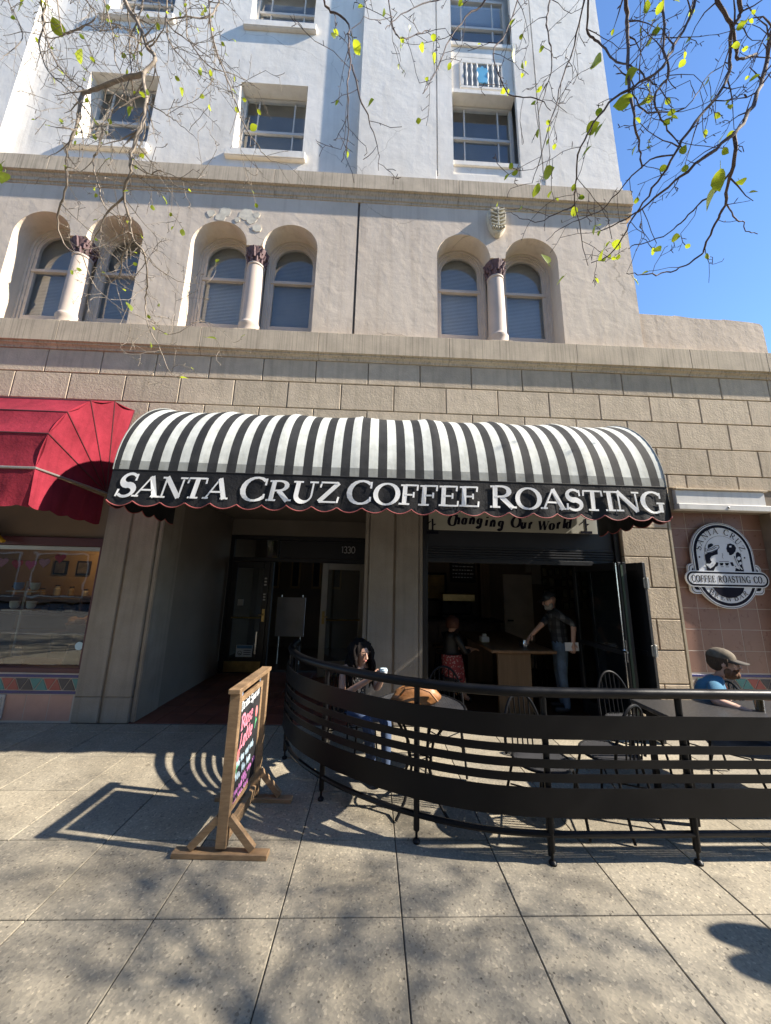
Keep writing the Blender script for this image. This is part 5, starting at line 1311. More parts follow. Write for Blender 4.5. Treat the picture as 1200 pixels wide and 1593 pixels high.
# --- man standing inside
hc_ = at_y(856, 934, 5.25)
mi_ = thing('person', (hc_.x+.08, 5.25, 0), 'standing man in a dark cap, plaid shirt and jeans reaching over the wooden table', 'person')
f = Vector((-.93, .22, 0)).normalized(); s = f.cross(UP)
ND = {}; ED = []
Hp = hc_+Vector((.10, 0, -.66)); ND['pelvis'] = (Hp, (.15, .12), 2); ND['waist'] = (Hp+UP*.16, (.145, .115), 1); ND['chest'] = (Hp+UP*.38+f*.03, (.165, .12), 1); ND['collar'] = (Hp+UP*.5+f*.05, (.10, .075), 1)
ED += [('pelvis', 'waist'), ('waist', 'chest'), ('chest', 'collar')]
head_nodes(ND, ED, hc_, f, 0, 1.02); ED.append(('collar', 'neck'))
for sg_, nm in ((1, 'r'), (-1, 'l')):
    ND[nm+'sh'] = (Hp+UP*.47+f*.03+s*.18*sg_, .062, 1)
    if sg_ > 0: el, wr = at_y(846, 968, 5.1), at_y(829, 986, 5.1)
    else: el, wr = at_y(893, 972, 5.0), at_y(892, 998, 4.95)
    if sg_ > 0: ND[nm+'sh'] = (Hp+UP*.46+f*.06+s*.16, .06, 1)
    ND[nm+'el'] = (el, .046, 1); ND[nm+'fa'] = (el.lerp(wr, .3), .036, 0); ND[nm+'wr'] = (wr, .027, 0)
    ED += [('collar', nm+'sh'), (nm+'sh', nm+'el'), (nm+'el', nm+'fa'), (nm+'fa', nm+'wr')]
    hand(ND, ED, nm, nm+'wr', (wr-el).normalized(), UP if sg_ > 0 else -s, 0, .5, 1.0)
    ND[nm+'hip'] = (Hp+s*.09*sg_-UP*.06, .10, 2); k_ = Hp+s*.10*sg_; ND[nm+'kn'] = (Vector((k_.x, k_.y, .52))+f*.02, .066, 2)
    a = Vector((k_.x, k_.y, .10))-f*.01+s*.01*sg_; ND[nm+'an'] = (a, .05, 2); ND[nm+'heel'] = (a-UP*.055, .042, 3); ND[nm+'toe'] = (a+f*.17-UP*.065, (.042, .03), 3)
    ED += [('pelvis', nm+'hip'), (nm+'hip', nm+'kn'), (nm+'kn', nm+'an'), (nm+'an', nm+'heel'), (nm+'heel', nm+'toe')]
bd = figure(mi_, ND, ED, [M_skin2, plaid('grey_plaid', (.035, .036, .04), (.12, .123, .126), (.018, .018, .02), 9.5), M_jean2, M_shoe])
P = face(mi_, bd, hc_, f, M_skin2, 1.02, .35, mat('grey_beard', (.3, .28, .26), .9, .2, 50))
cap(mi_, P, M_shoe, M_shoe, 1.0)
pp = at_y(890, 1006, 4.93)
MB().obox(pp, (.10, .01, 0), (0, .003, .0), (.0, 0, .055)).build('menu_paper', mat('paper_white', (.72, .72, .72), .7), None, label='folded white paper in the lowered hand of the plaid-shirted man', cat='paper')
kt = at_y(822, 990, 5.08)
kk = thing('chrome_jug', (kt.x, kt.y, .84), 'small chrome jug on the wooden table under the outstretched hand', 'jug')
MB().lathe([(.04, .842), (.05, .88), (.042, .93), (.035, .955)], (kt.x-.02, 5.15, 0), 16).build('jug', M_chrome, kk, smooth=True)
MB().tube([(kt.x-.065, 5.15, .935), (kt.x-.105, 5.15, .92), (kt.x-.1, 5.15, .88), (kt.x-.066, 5.15, .87)], .006, 6).build('handle', M_blackm, kk, smooth=True)

# --- woman seated inside
hc_ = at_y(704, 970, 5.5)
wi = thing('person', (hc_.x, 5.5, 0), 'seated person inside the cafe wearing a dark top and a red and white patterned skirt', 'person')
f = Vector((.9, .4, 0)).normalized(); s = f.cross(UP); ND = {}; ED = []
Hp = hc_+Vector((-.03, .0, -.58)); ND['pelvis'] = (Hp, (.19, .16), 2); ND['waist'] = (Hp+UP*.15, (.115, .09), 1); ND['chest'] = (Hp+UP*.32, (.14, .1), 1); ND['collar'] = (Hp+UP*.42+f*.02, (.09, .065), 1); ND['hem'] = (Hp-UP*.28+f*.04, (.2, .19), 2)
ED += [('pelvis', 'waist'), ('waist', 'chest'), ('chest', 'collar'), ('pelvis', 'hem')]; head_nodes(ND, ED, hc_, f, 0, .94); ED.append(('collar', 'neck'))
for sg_, nm in ((1, 'r'), (-1, 'l')):
    ND[nm+'sh'] = (Hp+UP*.40+s*.15*sg_, .05, 1); el = Hp+UP*.18+f*.12+s*.2*sg_; wr = Hp+UP*.2+f*.34+s*.08*sg_
    ND[nm+'el'] = (el, .04, 1); ND[nm+'wr'] = (wr, .026, 0); ED += [('collar', nm+'sh'), (nm+'sh', nm+'el'), (nm+'el', nm+'wr')]
    hand(ND, ED, nm, nm+'wr', f, UP, 0, .5, .85)
    a = Hp+f*.16+s*.09*sg_; ND[nm+'kn'] = (Vector((a.x, a.y, .30)), .055, 0); ND[nm+'an'] = (Vector((a.x, a.y, .10)), .042, 0); ND[nm+'toe'] = (Vector((a.x, a.y, .035))+f*.14, .032, 3)
    ED += [('hem', nm+'kn'), (nm+'kn', nm+'an'), (nm+'an', nm+'toe')]
bd = figure(wi, ND, ED, [M_skin2, M_shoe, dots('floral_skirt', (.30, .05, .06), (.5, .34, .32), 34, .3), M_shoe])
face(wi, bd, hc_, f, M_skin2, .94, .2)
mb = MB()
for k in range(30):
    b = math.pi*(.3+1.4*k/29); q = hc_+f*.085*math.cos(b)+s*.085*math.sin(b)+UP*.07; mb.tube([hc_+UP*.11-f*.01, q, q-UP*.08, q-UP*.13], [.02, .022, .02, .008], 6)
mb.build('hair', mat('auburn_hair', (.10, .035, .02), .6, .3, 40), wi, smooth=60)
st_ = thing('bar_stool', (Hp.x, 5.5, 0), 'dark stool under the person in the patterned skirt', 'stool')
MB().lathe([(.16, Hp.z-.20), (.17, Hp.z-.17), (.15, Hp.z-.155)], (Hp.x, Hp.y, 0), 18).build('seat', M_shoe, st_, smooth=True)
for k in range(4):
    a = math.pi/4+k*math.pi/2; MB().tube([(Hp.x+.1*math.cos(a), Hp.y+.1*math.sin(a), Hp.z-.2), (Hp.x+.19*math.cos(a), Hp.y+.19*math.sin(a), 0)], .012, 6).build('leg', M_rod, st_, smooth=True)

# ================================================================== INSIDE THE CAFE
M_oak = wood_mat('table_oak', (.13, .07, .032), (.23, .13, .065), .5, (8, .6, 1), 3)
wtb = thing('wooden_table', (2.1, 5.7, 0), 'long wooden slab table with panel legs inside the open cafe front', 'table')
MB().box(1.66, 2.57, 4.97, 6.9, .80, .84).build('tabletop', M_oak, wtb, bevel=.006)
for y_ in (5.02, 6.6): MB().box(1.76, 2.22, y_, y_+.05, 0, .799).build('leg_panel', wood_mat('oak_panel%g' % y_, (.10, .06, .03), (.18, .11, .06), .5, (9, 1, .5), 2.5), wtb, bevel=.004)
ct = thing('counter', (.9, 7.2, 0), 'dark brown service counter against the cafe back wall', 'counter')
MB().box(.3, 2.5, 6.9, 7.68, 0, 1.0).build('body', mat('counter_brown', (.05, .022, .012), .5, .3, 4), ct)
MB().box(.25, 2.55, 6.85, 7.69, 1.002, 1.04).build('worktop', M_blackm, ct, bevel=.005)
for k in range(9): MB().box(.34+.24*k, .55+.24*k, 6.88, 6.899, .08, .94).build('plank', M_dkwood, ct, bevel=.003)
yp = thing('wall_poster', (1.35, 7.68, 1.6), 'dim yellow poster in a dark frame on the cafe back wall', 'poster')
MB().box(1.02, 1.62, 7.66, 7.695, 1.35, 1.95).build('frame', M_blackm, yp); MB().box(1.07, 1.57, 7.653, 7.659, 1.4, 1.9).build('print', mat('yellow_print', (.32, .2, .05), .6, .4, 5), yp)
pb = thing('timber_post', (2.35, 7.5, 0), 'pale timber post beside the cafe counter', 'post')
MB().box(2.3, 2.5, 7.45, 7.65, 0, 3.0).build('shaft', wood_mat('post_timber', (.14, .085, .045), (.24, .15, .085), .6, (6, 6, .5), 3), pb, bevel=.006)
MB().box(2.28, 2.52, 7.43, 7.67, 2.4, 2.5).build('collar', M_dkwood, pb)
eb = thing('easel_board', (-1.6, 8.0, 0), 'plain pale board on legs in the dark hall behind the glass doors', 'board')
MB().box(-2.02, -1.42, 7.75, 7.78, .55, 1.35).build('board', mat('pale_board', (.5, .5, .54), .6), eb)
for x_ in (-1.95, -1.5): MB().tube([(x_, 7.8, 0), (x_, 7.8, 1.4)], .015, 6).build('leg', M_alu, eb)
for k in range(4):
    sh_ = thing('wall_shelf_frame', (-2.6+.55*k, 9.55, 1.5), 'tall narrow gilt frame in the dim hall behind the glass doors', 'frame', 'gilt frames in the hall')
    MB().box(-2.72+.55*k, -2.48+.55*k, 9.5, 9.58, 1.5, 2.35).build('frame', wood_mat('gilt%d' % k, (.18, .1, .03), (.36, .22, .08), .5, (1, 1, 1), 5), sh_); MB().box(-2.68+.55*k, -2.52+.55*k, 9.49, 9.499, 1.56, 2.29).build('picture', M_blackm, sh_)

# ================================================================== SHOP WINDOW DISPLAY
GY = F+.3
gar = thing('heart_garland', (-4.7, GY, 2.0), 'garland of pink and red paper hearts hung across the shop window', 'garland')
hpx = [(-24, 884), (4, 874), (27, 877), (48, 878), (69, 875), (94, 868)]
hcol = [(.62, .2, .32), (.7, .3, .42), (.55, .03, .05), (.55, .06, .25), (.66, .33, .45), (.6, .03, .05)]
sp_ = []
for k, ((x_, y_), c) in enumerate(zip(hpx, hcol)):
    p = at_y(x_, y_, GY); r = .072; pts = []
    for i in range(20):
        a = 2*math.pi*i/20; pts.append((p.x+r*1.05*math.sin(a)**3, p.z+r*(.8125*math.cos(a)-.3125*math.cos(2*a)-.125*math.cos(3*a)-.06*math.cos(4*a))))
    MB().xz(ccw(pts), GY, GY+.004).build('heart', mat('heart_%d' % k, c, .7), gar); sp_.append((p.x, GY-.002, p.z+.05))
e = at_y(150, 862, GY); sp_.append((e.x, GY, e.z)); MB().tube(sp_, .002, 4).build('string', M_rod, gar)
shf = thing('display_shelf', (-5.0, 6.6, 0), 'dark shelf unit with jars behind the shop window', 'shelf')
for z in (1.02, 1.32, .7): MB().box(-6.6, -3.7, 6.45, 6.85, z, z+.03).build('board', M_dkwood, shf)
for x_ in (-6.55, -5.1, -3.72): MB().box(x_, x_+.04, 6.45, 6.86, 0, 1.35).build('upright', M_dkwood, shf)
rs = random.Random(9)
for k in range(22):
    x_ = -6.4+.125*k; z = (1.352, 1.052)[k % 2]
    j = thing('jar', (x_, 6.6, z), 'small jar on the dark shelf inside the shop', 'jar', 'jars on the shop shelf'); h_ = rs.uniform(.1, .17)
    cjar = mat('jar_%d' % (k % 4), [(.3, .2, .08), (.12, .06, .03), (.4, .35, .28), (.05, .05, .05)][k % 4], .4)
    MB().lathe([(.045, z), (.048, z+h_*.7), (.03, z+h_*.8), (.03, z+h_)], (x_, 6.6, 0), 10).build('glass', cjar, j, smooth=True); MB().lathe([(.033, z+h_), (.033, z+h_+.02)], (x_, 6.6, 0), 10).build('lid', M_rod, j)
for k in range(5):
    x_ = -5.9+.42*k; q = thing('framed_photo', (x_, 6.88, 1.85), 'small dark framed photo on the warm yellow shop wall', 'picture', 'photos on the shop wall')
    MB().box(x_-.12, x_+.12, 6.86, 6.89, 1.72, 1.98).build('frame', M_rod, q); MB().box(x_-.09, x_+.09, 6.852, 6.859, 1.75, 1.95).build('print', mat('photo_tone', (.12, .09, .06), .5, .5, 12), q)
dt = thing('display_table', (-4.9, 5.15, .0), 'plum coloured display ledge inside the shop window', 'ledge')
MB().box(SX0, SX1-.01, F+.18, 5.45, .5, .545).build('top', M_plum, dt); MB().box(SX0+.1, SX1-.1, 5.38, 5.42, .0, .499).build('panel', M_plum, dt)
bx = at_y(112, 955, 5.35); bk = thing('bread_basket', (-4.55, 5.9, 1.0), 'shallow basket of golden loaves inside the shop', 'basket')
MB().lathe([(.2, .86), (.26, .98), (.25, .98), (.19, .88)], (-4.5, 5.9, 0), 20).build('basket', mat('wicker', (.25, .13, .05), .8, .3, 40, .8, 60), bk, smooth=True)
for k in range(9): MB().ball((-4.5+.17*math.cos(k*.7), 5.9+.17*math.sin(k*.7), 1.0+.03*(k % 2)), (.07, .07, .05), 10, 6).build('loaf', mat('crust', (.45, .25, .09), .7, .2, 20), bk, smooth=True)
MB().box(-4.9, -4.1, 5.7, 6.1, .82, .858).box(-4.85, -4.81, 5.72, 6.08, 0, .819).box(-4.19, -4.15, 5.72, 6.08, 0, .819).build('basket_stand', M_dkwood, None, label='dark wooden stand under the basket of loaves', cat='stand')
cnd = thing('pillar_candle', (-4.95, 5.3, .546), 'white pillar candle on the plum ledge in the shop window', 'candle')
MB().lathe([(.05, .546), (.05, .70), (.045, .71), (.012, .705)], (-4.9, 5.3, 0), 16).build('wax', mat('wax', (.7, .68, .6), .5), cnd, smooth=True); MB().tube([(-4.9, 5.3, .70), (-4.9, 5.3, .725)], .003, 5).build('wick', M_rod, cnd)
bp = at_y(115, 1026, 4.95)
scb = thing('window_chalkboard', (bp.x, 4.95, .546), 'small dark chalkboard with pale writing propped in the shop window', 'sign')
z0_ = .548; MB().obox((bp.x, 4.97, z0_+.13), (.12, 0, 0), (0, .008, 0), (0, .03, .13)).build('board', M_chalkb, scb)
for sx_ in (-1, 1): MB().obox((bp.x+.128*sx_, 4.968, z0_+.13), (.008, 0, 0), (0, .012, 0), (0, .03, .135)).build('frame', M_ply, scb)
wl = MB(); rs = random.Random(2)
for k in range(6):
    u = bp.x-.1
    while u < bp.x+.08:
        w_ = rs.uniform(.015, .04); zz = z0_+.225-.036*k; wl.box(u, u+w_, 4.985-.0145+(zz-z0_-.13)*.23-.004, 4.985-.012+(zz-z0_-.13)*.23, zz, zz+.014); u += w_+.008
tag(wl.build('chalk_writing', CH['white'], scb), kind='stuff')
pq = at_y(48, 1040, 4.9)
MB().obox((pq.x, 4.95, .552), (.17, 0, 0), (0, .12, 0), (0, 0, .003)).build('paper_sheet', mat('pale_paper', (.5, .58, .66), .7), None, label='pale blue sheet of paper lying on the ledge in the shop window', cat='paper')
wk = at_y(22, 1030, 4.95)
wb_ = thing('gift_basket', (wk.x, 4.98, .546), 'small wicker basket with a tall hooped handle in the shop window', 'basket')
MB().lathe([(.08, .547), (.11, .64), (.1, .64), (.07, .56)], (wk.x-.05, 5.0, 0), 16).build('bowl', MATS['wicker'], wb_, smooth=True)
MB().tube([(wk.x-.05+.1*math.cos(a), 5.0, .63+.2*math.sin(a)) for a in [math.pi*i/14 for i in range(15)]], .006, 6).build('handle', MATS['wicker'], wb_, smooth=True)
ru = thing('cup_rack', (-4.75, 5.1, .546), 'white wire rack of cups with one blue cup in the shop window', 'rack')
MB().tube([(-4.78, 5.1, .547), (-4.78, 5.1, 1.62)], .012, 8).build('pole', M_alu, ru, smooth=True); MB().lathe([(.12, .547), (.12, .56)], (-4.78, 5.1, 0), 18).build('base', M_alu, ru)
for k, (z, c) in enumerate(((1.5, 'lid_pale_blue'), (1.5, 'cup_white'), (1.25, 'cup_white'), (1.25, 'cup_white'))):
    x_ = -4.78+(.11 if k % 2 else -.11); MB().lathe([(.03, z), (.05, z+.03), (.055, z+.1), (.05, z+.1), (.04, z+.02)], (x_, 5.1, 0), 14).build('cup', MATS[c] if k else mat('cup_blue', (.05, .2, .5), .3), ru, smooth=True)
for z in (1.49, 1.24): MB().box(-4.98, -4.58, 5.03, 5.17, z-.014, z-.002).build('tray', M_alu, ru)
stk = at_y(123, 1005, F+.105); MB().prism([(stk.x+.05*math.cos(-t), stk.z+.05*math.sin(-t)) for t in [2*math.pi*i/20 for i in range(20)]][::-1], lambda u, v: (u, F+.106, v), lambda u, v: (u, F+.108, v)).build('window_sticker', mat('sticker_blue', (.45, .62, .72), .5), None, label='round pale blue sticker on the shop window pane', cat='sticker')
yb = thing('yellow_banner', (-5.0, F+.3, 2.2), 'yellow cloth swag hanging behind the shop window top', 'banner')
MB().tube([(-5.25, F+.0, 2.33), (-4.98, F-.05, 2.22), (-4.72, F-.05, 2.12)], [.03, .09, .02], 10).build('swag', mat('yellow_cloth', (.5, .3, .02), .7), yb, smooth=True)
lp_ = thing('pendant_lamp', (-4.9, 6.2, 2.5), 'lit warm pendant lamp hanging in the shop', 'lamp')
MB().lathe([(.16, 2.35), (.12, 2.45), (.03, 2.52), (.02, 2.53)], (-4.9, 6.2, 0), 18, cap=False).build('lamp_shade', M_brass, lp_, smooth=True); MB().tube([(-4.9, 6.2, 2.53), (-4.9, 6.2, 2.86)], .006, 6).build('cord', M_rod, lp_)
bm_, bn2, bb = principled('bulb_glow'); bb.inputs['Emission Color'].default_value = (1, .62, .25, 1); bb.inputs['Emission Strength'].default_value = 6
MB().ball((-4.9, 6.2, 2.38), .045, 10, 8).build('bulb', bm_, lp_, smooth=True)
pl = bpy.data.lights.new('lamp_light', 'POINT'); pl.energy = 10; pl.color = (1, .62, .28); pl.shadow_soft_size = .06
po = bpy.data.objects.new('lamp_light', pl); COL.objects.link(po); po.parent = lp_; po.location = (0, 0, -.22)

# more of the dim cafe interior
shu = thing('coffee_shelf', (1.2, 7.5, 1.2), 'dark wall shelf stacked with coffee bags behind the counter', 'shelf')
for z in (1.4, 1.75, 2.1): MB().box(.35, .98, 7.45, 7.69, z, z+.03).build('board', M_dkwood, shu)
rs = random.Random(12)
for r_ in range(3):
    for k in range(6):
        x_, z = .41+.1*k, (1.432, 1.782, 2.132)[r_]; h_ = rs.uniform(.15, .22); q = thing('coffee_bag', (x_, 7.55, z), 'packed coffee bag on the dark wall shelf behind the counter', 'bag', 'coffee bags on the shelf')
        MB().box(x_-.04, x_+.04, 7.5, 7.6, z, z+h_*.8).build('bag', mat('bag_%d' % rs.randrange(4), [(.35, .22, .1), (.12, .05, .03), (.4, .36, .3), (.08, .08, .09)][rs.randrange(4)], .6), q, bevel=.01); MB().box(x_-.035, x_+.035, 7.54, 7.56, z+h_*.8, z+h_).build('fold', M_rod, q)
em = thing('espresso_machine', (1.7, 7.2, 1.04), 'chrome espresso machine on the service counter', 'espresso machine')
MB().box(1.4, 2.05, 7.05, 7.5, 1.045, 1.12).build('base', M_rod, em, bevel=.01); MB().box(1.42, 2.03, 7.2, 7.5, 1.122, 1.5).build('body', M_rod, em, bevel=.015); MB().box(1.4, 2.05, 7.02, 7.5, 1.38, 1.52).build('head', M_brass, em, bevel=.01)
for k in range(2): MB().lathe([(.035, 1.3), (.035, 1.38)], (1.58+.3*k, 7.1, 0), 12).tube([(1.58+.3*k, 7.08, 1.32), (1.58+.3*k, 6.93, 1.31)], .014, 8).build('handle', M_rod, em, smooth=True)
mbd = thing('menu_board', (1.98, 7.68, 1.75), 'black chalk menu board high on the cafe back wall', 'menu board')
MB().box(1.7, 2.26, 7.66, 7.695, 1.75, 2.55).build('board', M_chalkb, mbd)
ml = MB(); rs = random.Random(4)
for k in range(9):
    u = 1.75
    while u < 2.18: w_ = rs.uniform(.03, .08); ml.box(u, u+w_, 7.655, 7.659, 2.47-.078*k, 2.495-.078*k); u += w_+.015
tag(ml.build('chalk_writing', CH['white'], mbd), kind='stuff')
for k, (x_, y_) in enumerate(((1.25, 6.1), (2.85, 6.2), (1.3, 6.7))):
    q = thing('cafe_stool', (x_, y_, 0), ('low dark stool at the wooden table near the seated patron', 'low dark stool behind the standing man', 'low dark stool at the far end of the wooden table')[k], 'stool')
    MB().lathe([(.15, .58), (.16, .6), (.15, .62)], (x_, y_, 0), 18).build('seat', M_oak, q, smooth=True)
    for j in range(4):
        a = math.pi/4+j*math.pi/2; MB().tube([(x_+.09*math.cos(a), y_+.09*math.sin(a), .58), (x_+.17*math.cos(a), y_+.17*math.sin(a), 0)], .011, 6).build('leg', M_rod, q, smooth=True)
nb_ = thing('napkin_box', (1.78, 5.66, .84), 'white napkin box on the wooden table', 'box')
MB().box(1.72, 1.84, 5.6, 5.72, .841, .92).build('box', MATS['paper_white'], nb_, bevel=.006); MB().box(1.75, 1.81, 5.64, 5.68, .921, .96).build('napkin', MATS['paper_white'], nb_)

# ================================================================== STREET TREES
M_bark = mat('twig_bark', (.11, .082, .075), .85, .35, 30, .8, 60)
M_bark2 = mat('pale_bark', (.27, .225, .18), .85, .35, 22, .9, 50)
def leaf_mat(name, c, tr):
    m, n, b = principled(name)
    col_ = ramp(n, noise(n, pos(n), 30, 3), [(.3, tuple(x*.8 for x in c)), (.7, tuple(x*1.15 for x in c))])
    oi = N(n, 'ShaderNodeObjectInfo'); col_ = mixc(n, 1.0, col_, ramp(n, oi.outputs['Random'], [(0, (.75, .8, .7)), (1, (1.15, 1.08, 1)) ]), 'MULTIPLY')
    n.links.new(col_, b.inputs['Base Color']); b.inputs['Roughness'].default_value = .45
    t = N(n, 'ShaderNodeBsdfTranslucent'); t.inputs[0].default_value = (*tr, 1); mx = N(n, 'ShaderNodeMixShader'); mx.inputs[0].default_value = .55
    n.links.new(b.outputs[0], mx.inputs[1]); n.links.new(t.outputs[0], mx.inputs[2]); n.links.new(mx.outputs[0], n.nodes['Material Output'].inputs[0]); return m
M_leaf = leaf_mat('young_leaf', (.22, .30, .03), (.50, .58, .03))

def depth_r(x, y): return 1.42+.16*math.sin(x/95.)+.12*math.cos(y/70.)+.06*math.sin((x+y)/38.)
def depth_l(x, y): return 1.95+.18*math.sin(x/70.+1)+.14*math.cos(y/85.)
def in_view(p, m=40):
    d = Vector(p)-CAM; zc = d.dot(_f)
    if zc < .05: return False
    x, y = 600+FPX*d.dot(CR)/zc, 796.5-FPX*d.dot(CU)/zc
    return -m < x < PW+m and -m < y < PH+m

class Tree:
    def __init__(s, name, base, label, bark, seed):
        s.t = thing(name, base, label, 'tree', 'street trees along the kerb'); s.bark = bark; s.tw = MB(); s.rng = random.Random(seed); s.leaves = []; s.far = MB(); s.tips = 0
    def twig(s, p, d, L, r, depth, droop=.25, leafp=.3, hide=False):
        """thin zigzag shoot with side shoots"""
        rg = s.rng; n = max(3, int(L/.035)); pts = [Vector(p)]; rad = [r]; d = Vector(d).normalized(); st = L/n
        for i in range(n):
            d = (d+Vector((rg.gauss(0, .16), rg.gauss(0, .16), rg.gauss(0, .16)-droop*.10))).normalized()
            q = pts[-1]+d*st
            if hide and in_view(q): break
            pts.append(q); rad.append(max(.0011, r*(1-.75*(i+1)/n)))
            if depth > 0 and i > 0 and rg.random() < .42:
                ax_ = d.orthogonal().normalized(); ax_.rotate(Matrix.Rotation(rg.uniform(0, 6.28), 3, d)); e = (d*.75+ax_*rg.uniform(.6, 1.1)).normalized()
                s.twig(q, e, L*rg.uniform(.25, .6), rad[-1]*.72, depth-1, droop, leafp, hide)
            elif rg.random() < .4:                   # bud spur
                ax_ = d.orthogonal().normalized(); ax_.rotate(Matrix.Rotation(rg.uniform(0, 6.28), 3, d)); e = (d*.6+ax_).normalized(); l = rg.uniform(.006, .016)
                s.tw.tube([q, q+e*l, q+e*l*1.5], [rad[-1]*.8, rad[-1]*1.1, .0006], 4)
                if rg.random() < leafp*.22: s.leaves.append((q+e*l, e, rg.uniform(.011, .026)))
        if len(pts) > 1:
            s.tw.tube(pts, rad, 5 if r > .004 else 4)
            if rg.random() < leafp: s.leaves.append((pts[-1], d, rg.uniform(.013, .030)))
    def limb(s, px, dfun, r0, r1, shoots=1.0, leafp=.3, L=.22, up=True, depth=2):
        """a limb followed through the photograph at the distance dfun gives"""
        pts = [at_depth(x, y, dfun(x, y)) for x, y in px]
        if up:                                       # carry it on above the frame
            a, b = px[0], px[1]; e = (a[0]+(a[0]-b[0])*.5, -70); pts.insert(0, at_depth(*e, dfun(*e)))
        # smooth
        P = [pts[0]*2-pts[1]]+pts+[pts[-1]*2-pts[-2]]; out = []
        for i in range(1, len(P)-2):
            a, b, c, d = P[i-1], P[i], P[i+1], P[i+2]
            for k in range(4):
                t = k/4; out.append(.5*((2*b)+(c-a)*t+(2*a-5*b+4*c-d)*t*t+(3*b-a-3*c+d)*t**3)+Vector([s.rng.gauss(0, .0022) for _ in range(3)]))
        out.append(P[-2]); n = len(out)
        rad = [(r0+(r1-r0)*i/(n-1))*(1+s.rng.uniform(-.1, .16)) for i in range(n)]
        s.tw.tube(out, rad, 7)
        acc = 0
        for i in range(1, n):
            acc += (out[i]-out[i-1]).length*shoots
            while acc > .055:
                acc -= .055; d = (out[i]-out[i-1]).normalized(); a = d.orthogonal().normalized(); a.rotate(Matrix.Rotation(s.rng.uniform(0, 6.28), 3, d))
                s.twig(out[i], d*.5+a, s.rng.uniform(.3, 1.0)*L, min(rad[i]*.5, .0042), depth, .35, leafp)
        return out[0], rad[0]
    def crown(s, p, d, L, r, lev, leafy):
        """free growth beyond the frame"""
        rg = s.rng; n = 6; pts = [Vector(p)]; rad = [r]; d = Vector(d).normalized()
        for i in range(n):
            d = (d+Vector((rg.gauss(0, .13), rg.gauss(0, .13), rg.gauss(.02, .1)))).normalized(); q = pts[-1]+d*L/n
            if in_view(q, 60) or q.y > F-.7 or q.z < 2.1: break
            pts.append(q); rad.append(r*(1-.5*(i+1)/n))
            if lev > 0 and i > 0:
                for _ in range(2 if lev > 2 else 1):
                    a = d.orthogonal().normalized(); a.rotate(Matrix.Rotation(rg.uniform(0, 6.28), 3, d)); s.crown(q, d*.7+a*rg.uniform(.6, 1.2), L*rg.uniform(.5, .75), rad[-1]*.6, lev-1, leafy)
            if lev == 0:
                for _ in range(leafy):
                    c = q+Vector((rg.gauss(0, .05), rg.gauss(0, .05), rg.gauss(0, .05))); a = Vector((rg.gauss(0, 1), rg.gauss(0, 1), rg.gauss(0, 1))).normalized(); b = a.orthogonal().normalized(); h = rg.uniform(.016, .034)
                    s.far.quad(c-a*h, c-b*h*.7, c+a*h, c+b*h*.7)
        if len(pts) > 1: s.tw.tube(pts, rad, 5 if lev > 1 else 4, False)
    def finish(s, base, height, tr, starts, crowns):
        b = Vector(base); top = b+UP*height
        pts = [b-UP*.05, b+UP*.15, b+UP*.8+Vector((.02, .01, 0)), b+UP*height*.6, top]
        MB().tube(pts, [tr*1.35, tr*1.1, tr, tr*.9, tr*.8], 14).build('trunk', M_bark2, s.t, smooth=True)
        for p, r in starts:                          # boughs from the trunk to where each limb comes into sight
            m = top.lerp(p, .5)+UP*.35; s.tw.tube([top-UP*.3, top.lerp(m, .5), m, m.lerp(p, .6), p], [r*2.4, r*2, r*1.6, r*1.2, r], 8)
        for d, L, r, lev, leafy in crowns: s.crown(top-UP*.25, d, L, r, lev, leafy)
        tag(s.tw.build('branches', s.bark, s.t, smooth=60), kind='stuff')
        if s.far.f: tag(s.far.build('far_foliage', M_leaf, s.t), kind='stuff')
    def leaf_objects(s, extra):
        global LEAF
        lv = sorted(s.leaves, key=lambda q: -q[2])[:120]
        for p, d, sz in extra+lv:
            o = inst(LEAF, 'leaf', p, s.t); dz = (Vector(d)+Vector((s.rng.gauss(0, .4), s.rng.gauss(0, .4), s.rng.gauss(-.1, .4)))).normalized()
            o.rotation_mode = 'QUATERNION'; o.rotation_quaternion = dz.to_track_quat('Y', 'Z') @ Matrix.Rotation(s.rng.uniform(-1.2, 1.2), 3, 'Y').to_quaternion(); o.scale = (sz, sz, sz)
# one leaf of unit length, toothed, folded along the rib
lm = MB(); outl = [(0, 0), (.2, .1), (.24, .14), (.33, .28), (.36, .33), (.38, .47), (.40, .52), (.34, .66), (.33, .71), (.22, .84), (.17, .88), (0, 1.05)]
for sg_ in (-1, 1):
    for i in range(len(outl)-1):
        (x0, y0), (x1, y1) = outl[i], outl[i+1]; zf = lambda x: .28*x
        bow = lambda y: -.12*(y-.4)**2
        vs = [(0, y0, bow(y0)), (sg_*x0, y0, zf(x0)+bow(y0)), (sg_*x1, y1, zf(x1)+bow(y1)), (0, y1, bow(y1))]
        lm.add(vs, [(0, 1, 2, 3) if sg_ > 0 else (3, 2, 1, 0)])
lm.tube([(0, -.35, .03), (0, 0, 0)], [.014, .018], 4)
lo = lm.build('leaf', M_leaf, None, smooth=60); LEAF = lo.data; bpy.data.objects.remove(lo)

